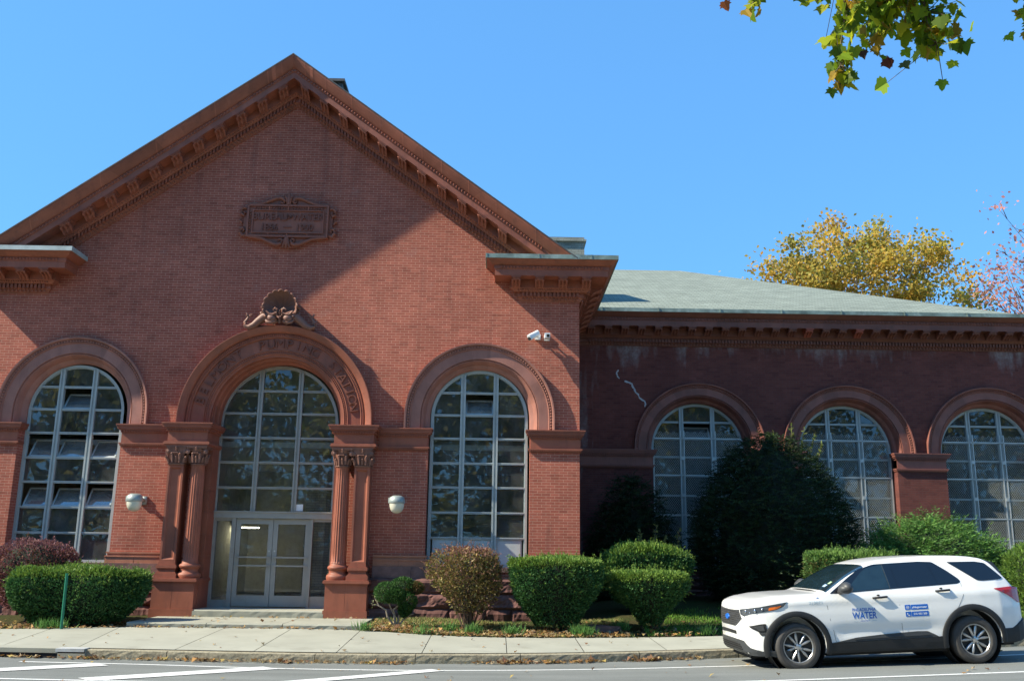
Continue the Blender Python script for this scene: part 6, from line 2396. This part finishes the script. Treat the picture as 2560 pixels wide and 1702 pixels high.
# spoiler
mb = MB()
vs = []
for y in np.linspace(-.66, .66, 13):
    f = 1 - .06 * (y / .66) ** 2
    for (x, z) in ((3.36, 1.735), (3.60, 1.695), (3.70, 1.665), (3.68, 1.645), (3.50, 1.66)):
        vs.append((x * (1 - .02 * (y / .66) ** 2), y, z - .03 * (y / .66) ** 2))
fs = [(i * 5 + j, (i + 1) * 5 + j, (i + 1) * 5 + (j + 1) % 5, i * 5 + (j + 1) % 5) for i in range(12) for j in range(5)]
mb.add(vs, fs)
for s in (-1, 1):
    mb.add([(3.36, s * .66, 1.705), (3.66, s * .655, 1.635), (3.735, s * .70, 1.50), (3.74, s * .80, 1.375), (3.70, s * .80, 1.375), (3.46, s * .70, 1.655)], [(0, 1, 2, 3, 4, 5) if s > 0 else (5, 4, 3, 2, 1, 0)])
mb.build('spoiler', M['clad'], car)
# arch flares
for ax in (0, WB):
    for s in (-1, 1):
        mb = MB()
        n = 44
        a0, a1 = (math.radians(-16), math.radians(197)) if ax == 0 else (math.radians(-8), math.radians(194))
        vs = []
        prof = [(.474, .004), (.477, .022), (.50, .030), (.552, .028), (.566, .020), (.570, -.01)]
        for i in range(n + 1):
            a = a0 + (a1 - a0) * i / n
            for r, o in prof:
                x, z = ax + r * math.cos(a), .40 + r * math.sin(a)
                vs.append((x, s * (sidew(min(max(x, -.86), 4.0), max(z, .25)) + o), z))
        k = len(prof)
        fs = [(i * k + j, (i + 1) * k + j, (i + 1) * k + j + 1, i * k + j + 1) for i in range(n) for j in range(k - 1)]
        mb.add(vs, fs)
        mb.build('wheel_arch', M['clad'], car, sharp=.6)
# sills and door cladding
for s in (-1, 1):
    mb = MB()
    side_patch(mb, [(.50, .265), (2.56, .275), (2.53, .475), (2.30, .46), (.52, .435)], .022, s, .08, .01, thick=.05)
    mb.build('sill_cladding', M['clad'], car)
    mb = MB()
    side_patch(mb, [(.66, .445), (1.0, .505), (1.4, .535), (2.05, .565), (2.22, .56), (2.34, .50), (2.40, .465), (.60, .44)], .018, s, .08, .02, thick=.03)
    side_patch(mb, [(.95, .475), (2.25, .50), (2.25, .52), (1.1, .497)], .030, s, .1, .008, thick=.02)
    mb.build('door_cladding', M['clad_grey'], car)
    # shut lines
    mb = MB()
    for ln in ([(.545, 1.215), (.545, 1.05), (.575, .80), (.62, .62), (.645, .45)], [(1.735, 1.66), (1.775, 1.28), (1.79, 1.0), (1.79, .70), (1.80, .47)], [(2.62, 1.66), (2.85, 1.42), (2.925, 1.30), (2.915, 1.12), (2.80, .93), (2.70, .85)]):
        for (a, b) in zip(ln[:-1], ln[1:]):
            d = Vector(b) - Vector(a)
            nn = Vector((-d.y, d.x)).normalized() * .0032
            side_patch(mb, [(a[0] - nn.x, a[1] - nn.y), (b[0] - nn.x, b[1] - nn.y), (b[0] + nn.x, b[1] + nn.y), (a[0] + nn.x, a[1] + nn.y)], .0012, s, .2, 0, thick=.001)
    mb.build('door_seam', plain('shut_line', (.16, .165, .17), .8), car)
    for hx, hz in ((1.47, 1.135), (2.575, 1.205)):
        mb = MB()
        y = s * (sidew(hx, hz) + .035)
        mb.tube([(hx - .125, s * (sidew(hx, hz) + .002), hz - .006), (hx - .10, y, hz - .004), (hx, y + s * .004, hz), (hx + .095, y, hz + .006), (hx + .12, s * (sidew(hx, hz) + .002), hz + .006)], [.016, .018, .018, .018, .016], 8)
        mb.ball((hx - .03, s * (sidew(hx, hz) + .006), hz + .035), (.03, .012, .014), 8, 5)
        mb.build('door_handle', M['clad'], car, smooth=True)
    # mirror
    mb = MB()
    mb.ball((.86, s * 1.10, 1.315), (.10, .15, .098), 18, 12)
    mb.ball((.84, s * 1.10, 1.30), (.115, .13, .08), 18, 12)
    mb.tube([(.80, s * .93, 1.245), (.83, s * 1.0, 1.255), (.85, s * 1.06, 1.275)], [.045, .04, .05], 8)
    mb.build('mirror', M['clad_grey'], car, smooth=True)
    # lamps
    mb = MB()
    side_patch(mb, [(3.47, 1.205), (3.80, 1.225), (3.96, 1.20), (4.06, 1.10), (4.06, .95), (3.90, .955), (3.72, 1.08)], .010, s, .05, .015)
    mb.build('tail_lamp', M['red_lamp'], car)

# front end
mb = MB()
for s in (-1, 1):
    v = []
    P = rnd([(.46, 1.035), (.60, 1.045), (.80, 1.075), (.955, 1.112), (.93, 1.02), (.80, .985), (.62, .965), (.50, .93), (.47, .955)], .015)
pass
def corner_patch(mb, poly, off, side, step=.04, r=.012, tone=1.0):
    """poly in (arc, z): arc runs from the nose centre round the corner along the plan outline"""
    P = rnd(poly, r) if r else poly
    v, f = fill2d(P, step)
    def mp(a, z, o):
        # walk the outline at this height
        x, y = outline(a, z)
        x2, y2 = outline(a + .01, z)
        t = Vector((x2 - x, y2 - y)).normalized()
        nn = Vector((-t.y, t.x))
        if nn.x > 0 and nn.y < 0:
            nn = -nn
        if nn.x > .2:
            nn = -nn
        return (x + nn.x * o, side * (y + nn.y * o), z)
    mb.add([mp(a, z, off) for a, z in v], [q if side < 0 else q[::-1] for q in f], tone)
    n = len(P)
    mb.add([mp(a, z, off) for a, z in P] + [mp(a, z, off - .02) for a, z in P], [(i, (i + 1) % n, n + (i + 1) % n, n + i) for i in range(n)], tone)
_oc = {}
def outline(a, z):
    key = round(z, 2)
    if key not in _oc:
        pts = [(front_x(0, z), 0.0)]
        for y in np.arange(.04, .70, .02):
            pts.append((front_x(y, z), float(y)))
        x = pts[-1][0]
        for xx in np.arange(x + .01, .4, .01):
            zz = min(z, edge_z(xx))
            w = sidew(xx, zz)
            if w > pts[-1][1]:
                pts.append((float(xx), w))
            else:
                pts.append((float(xx), w))
        L = [0]
        for p, q in zip(pts[:-1], pts[1:]):
            L.append(L[-1] + math.hypot(q[0] - p[0], q[1] - p[1]))
        _oc[key] = (L, [p[0] for p in pts], [p[1] for p in pts])
    L, X, Y = _oc[key]
    return float(np.interp(a, L, X)), float(np.interp(a, L, Y))
HL = [(.60, 1.01), (.80, 1.03), (1.00, 1.05), (1.22, 1.085), (1.46, 1.12), (1.40, 1.045), (1.28, 1.0), (1.05, .965), (.85, .94), (.72, .90), (.64, .93)]
for s in (-1, 1):
    mb = MB()
    corner_patch(mb, HL, .010, s)
    h = mb.build('headlight', M['lens'], car)
    mb = MB()
    corner_patch(mb, [(1.16, 1.035), (1.37, 1.065), (1.30, 1.015), (1.15, .99)], .016, s)
    mb.build('indicator', M['amber'], h)
    mb = MB()
    for a, z, r in ((.76, .975, .026), (.93, .99, .034), (1.05, 1.015, .026), (.84, .955, .018)):
        x, y = outline(a, z)
        mb.ball((x - .006, s * (y + .004), z), (r * .6, r * .9, r), 12, 8)
    mb.build('lamp_lens', M['chrome'], h, smooth=True)
    mb = MB()
    corner_patch(mb, [(.80, .74), (1.02, .775), (1.10, .78), (1.12, .60), (1.0, .59), (.96, .66), (.86, .70)], .010, s)
    f_ = mb.build('fog_lamp', M['clad'], car)
    mb = MB()
    corner_patch(mb, [(.90, .735), (1.06, .755), (1.07, .665), (.98, .665)], .022, s)
    corner_patch(mb, [(.99, .64), (1.10, .645), (1.10, .605), (1.0, .605)], .018, s)
    mb.build('fog_bezel', M['clad_grey'], f_)
mb = MB()
for s in (-1, 1):
    corner_patch(mb, [(0, .985), (.30, .99), (.58, 1.005), (.62, .93), (.66, .86), (.50, .755), (.40, .73), (0, .73)], .008, s)
gr = mb.build('grille', plain('dark_grille', (.05, .052, .055), .5, var=.1), car)
mb = MB()
for s in (-1, 1):
    for r_ in range(7):
        for c_ in range(11):
            a = .03 + c_ * .054 + (r_ % 2) * .027
            z = .76 + r_ * .034
            if a > .60 - max(0, .86 - z) * 1.5:
                continue
            corner_patch(mb, [(a - .020, z), (a, z + .012), (a + .020, z), (a, z - .012)], .012, s, .05, 0)
mb.build('grille_mesh', M['rim_dark'], gr)
mb = MB()
for s in (-1, 1):
    corner_patch(mb, [(0, .925), (.30, .93), (.44, .93), (.44, .905), (.30, .90), (0, .895)], .014, s)
mb.build('grille_bar', M['clad_grey'], gr)
mb = MB()
n = 28
x, y = front_x(0, .86), 0
pts = [(front_x(0, .86) - .03, .095 * math.cos(2 * PI * i / n), .865 + .042 * math.sin(2 * PI * i / n)) for i in range(n)]
mb.add(pts + [(p[0] + .02, p[1] * 1.12, .865 + (p[2] - .865) * 1.16) for p in pts], [tuple(range(n))] + [(i, (i + 1) % n, n + (i + 1) % n, n + i) for i in range(n)])
mb.build('emblem', M['blue'], gr)
mb = MB()
for s in (-1, 1):
    corner_patch(mb, [(0, .655), (.44, .655), (.46, .60), (0, .60)], .010, s)
mb.build('air_slot', M['clad'], car)
mb = MB()
for s in (-1, 1):
    corner_patch(mb, [(0, .52), (.50, .52), (.66, .50), (.78, .39), (.98, .335), (1.42, .345), (1.44, .25), (.9, .255), (.5, .285), (0, .30)], .012, s, .05)
bump = mb.build('lower_bumper', M['clad_grey'], car)
mb = MB()
for s in (-1, 1):
    for z in (.355, .395, .435):
        corner_patch(mb, [(0, z + .013), (.60 - (z - .355) * .6, z + .013), (.60 - (z - .355) * .6, z - .013), (0, z - .013)], .018, s, .08, .008)
mb.build('lower_intake', M['dark'], bump)
mb = MB()
for s in (-1, 1):
    corner_patch(mb, [(1.04, .285), (1.36, .30), (1.36, .235), (1.10, .245)], .02, s, .08, .01)
mb.build('splitter', M['clad_grey'], bump)
# rear bumper cladding
mb = MB()
for s in (-1, 1):
    vs = []
    rows = [(.30, .0), (.33, .018), (.50, .02), (.60, .016), (.61, 0)]
    prof = []
    xs_ = list(np.linspace(3.52, 4.095, 26))
    for x in xs_:
        t = (x - 3.52) / .575
        for z, o in rows:
            zz = z + (.0 if z < .5 else (-.06 + .14 * min(1, max(0, (t - .35) / .45))))
            zz = max(zz, _bot(x) - .02)
            vs.append((x + o * (t > .5), s * (sidew(x, zz) + o), zz))
    k = len(rows)
    mb.add(vs, [(i * k + j, (i + 1) * k + j, (i + 1) * k + j + 1, i * k + j + 1) for i in range(len(xs_) - 1) for j in range(k - 1)])
mb.build('rear_bumper', M['clad'], car)
mb = MB()
mb.box(.5, 2.6, -.86, .86, .22, .30)
mb.box(-.7, .5, -.55, .55, .20, .28)
mb.box(2.6, 3.9, -.55, .55, .24, .36)
mb.build('underbody', M['dark'], car)

# wheels
def wheel_me():
    t = MB()
    R, Wd = .390, .125
    t.lathe(0, 0, [(.252, -Wd * .80), (.265, -Wd * .95), (.30, -Wd * 1.0), (.345, -Wd * .97), (.372, -Wd * .80), (.387, -Wd * .55), (.390, 0), (.387, Wd * .55), (.372, Wd * .8), (.30, Wd), (.235, Wd * .8)], 64)
    for r in (.285, .33):
        t.lathe(0, 0, [(r - .002, -Wd * 1.0), (r, -Wd * 1.018), (r + .002, -Wd * 1.0)], 64)
    tyre = t.mesh('tyre', M['tyre'], True)
    r = MB()
    r.lathe(0, 0, [(.0, -.045), (.20, -.035), (.245, -.05), (.252, -.095)], 48, mi=1)
    r.lathe(0, 0, [(.236, -.098), (.244, -.108), (.254, -.108), (.259, -.10), (.255, -.085)], 64)
    r.lathe(0, 0, [(.0, -.098), (.035, -.098), (.04, -.094), (.062, -.090), (.07, -.06)], 32)
    for k in range(5):
        for off in (-.28, .28):
            a = PI / 2 + 2 * PI * k / 5 + off
            # spoke swelling in the middle
            P = []
            for tt, w, z in ((0.05, .022, -.085), (.09, .022, -.092), (.14, .030, -.098), (.18, .029, -.099), (.22, .021, -.096), (.245, .017, -.09)):
                P.append((tt, w, z))
            ca, sa = math.cos(a), math.sin(a)
            vs = []
            for tt, w, z in P:
                lean = -off * .30 * (1 - tt / .245)
                for s_, dz in ((-1, .012), (-.45, 0), (.45, 0), (1, .012)):
                    q = s_ * w * .75 + lean * tt
                    vs.append((tt * ca - q * sa, tt * sa + q * ca, z + dz))
            fs = [(i * 4 + j, i * 4 + j + 1, (i + 1) * 4 + j + 1, (i + 1) * 4 + j) for i in range(len(P) - 1) for j in range(3)]
            r.add(vs, fs)
            vb = [(v[0], v[1], v[2]) for v in vs]
            for e in (0, 3):
                vv = []
                for i in range(len(P)):
                    v = vs[i * 4 + e]
                    vv += [v, (v[0], v[1], v[2] + .03)]
                r.add(vv, [(2 * i, 2 * i + 2, 2 * i + 3, 2 * i + 1) for i in range(len(P) - 1)])
        a = PI / 2 + 2 * PI * k / 5 + PI / 5
        r.lathe(.052 * math.cos(a), .052 * math.sin(a), [(.013, -.09), (.013, -.097), (.0, -.099)], 8, mi=1)
    rim = r.mesh('rim', [M['alloy'], M['rim_dark']], True)
    for me in (rim,):
        bmx = bmesh.new(); bmx.from_mesh(me)
        for e in bmx.edges:
            if len(e.link_faces) == 2 and e.calc_face_angle(0) > .7:
                e.smooth = False
        bmx.to_mesh(me); bmx.free()
    return tyre, rim
tyre_me, rim_me = wheel_me()
for ax in (0, WB):
    for s in (-1, 1):
        w = link('wheel', rim_me, car)
        # lathe axis is local z; -z is the outer face
        w.matrix_local = Matrix.Translation((ax, s * .845, .388)) @ Matrix.Rotation(math.radians(-90 if s < 0 else 90), 4, 'X') @ Matrix.Rotation((.25 if ax == 0 else .55), 4, 'Z')
        link('tyre', tyre_me, w)

# decals on the doors
def decal_text(s_, x, z, size, mat, name, offset=.0, sx=1.0, align='CENTER', o=.0035):
    vs, fs = text_geo(s_, size, 0, offset, align)
    mb = MB()
    mb.add([(x + v.x * sx, -(sidew(x + v.x * sx, z + v.y) + o), z + v.y) for v in vs], fs)
    return mb.build(name, mat, car)
decal_text('PHILADELPHIA', 1.165, .925, .072, M['blue'], 'door_lettering', .001, .86)
decal_text('WATER', 1.165, .805, .150, M['blue'], 'door_lettering', .0035, .80)
decal_text('DEPARTMENT', 1.165, .757, .028, M['blue'], 'door_lettering', .0, .9)
mb = MB()
for a, b in ((.965, 1.045), (1.285, 1.365)):
    side_patch(mb, [(a, .766), (b, .766), (b, .770), (a, .770)], .003, -1, .1, 0, thick=.001)
mb.build('door_rule', M['blue_pale'], car)
decal_text('210071', .36, 1.065, .066, M['blue_pale'], 'fender_number', .0, 1.25)
mb = MB()
side_patch(mb, [(.385, 1.172), (.42, 1.176), (.42, 1.162), (.385, 1.158)], .004, -1, .1, .004, thick=.001)
mb.build('fender_badge', M['blue'], car)
mb = MB()
for z0, z1 in ((.915, .995), (.805, .885)):
    for a, b in ((1.87, 1.965), (1.975, 2.265)):
        side_patch(mb, [(a, z0), (b, z0 + .004), (b, z1 + .004), (a, z1)], .003, -1, .06, .004, thick=.001)
lbl = mb.build('door_label', M['blue'], car)
def on_label(s_, x, z, size, sx=1.0, off=.001):
    vs, fs = text_geo(s_, size, 0, off)
    mb = MB()
    mb.add([(x + v.x * sx, -(sidew(x + v.x * sx, z + v.y) + .006), z + v.y) for v in vs], fs)
    mb.build('lettering', M['vinyl_white'], lbl)
on_label('phila.gov/water', 2.12, .942, .042, .98)
on_label('215.685.6300', 2.12, .833, .044, .98)
mb = MB()
def ringp(cx, cz, r0, r1, n=20, a0=0, a1=2 * PI):
    for i in range(n):
        a, b = a0 + (a1 - a0) * i / n, a0 + (a1 - a0) * (i + 1) / n
        P = lambda t, r: (cx + r * math.cos(t), -(sidew(cx, cz) + .006), cz + r * math.sin(t))
        mb.quad(P(a, r0), P(b, r0), P(b, r1), P(a, r1))
ringp(1.917, .955, .020, .026)
ringp(1.917, .955, .008, .012, 14)
mb.box(1.89, 1.944, -(sidew(1.917, .955) + .006), -(sidew(1.917, .955) + .005), .952, .957)
# telephone handset
vs, fs = [], []
arc = [(1.917 + .026 * math.cos(a) + .008, .845 + .026 * math.sin(a) + .006) for a in np.linspace(math.radians(150), math.radians(300), 9)]
for i, (x, z) in enumerate(arc):
    w = .011 if i in (0, 1, 7, 8) else .006
    a = math.radians(150 + 150 * i / 8)
    vs += [(x - w * math.cos(a), -(sidew(x, z) + .006), z - w * math.sin(a)), (x + w * .6 * math.cos(a), -(sidew(x, z) + .006), z + w * .6 * math.sin(a))]
mb.add(vs, [(2 * i, 2 * i + 2, 2 * i + 3, 2 * i + 1) for i in range(8)])
mb.build('icon', M['vinyl_white'], lbl)

# stand the car on the road
pf, pr = Vector((5.06, -6.50)), None
yaw = math.radians(1.5)
ax_d = Vector((math.cos(yaw), math.sin(yaw)))
zf, zr = -.205, -.055
grade = math.atan2(zr - zf, WB)
car.matrix_world = Matrix.Translation((5.06 - math.sin(yaw) * .97, -6.75 + math.cos(yaw) * .97, zf)) @ Matrix.Rotation(yaw, 4, 'Z') @ Matrix.Rotation(-grade, 4, 'Y')
bpy.context.view_layer.update()
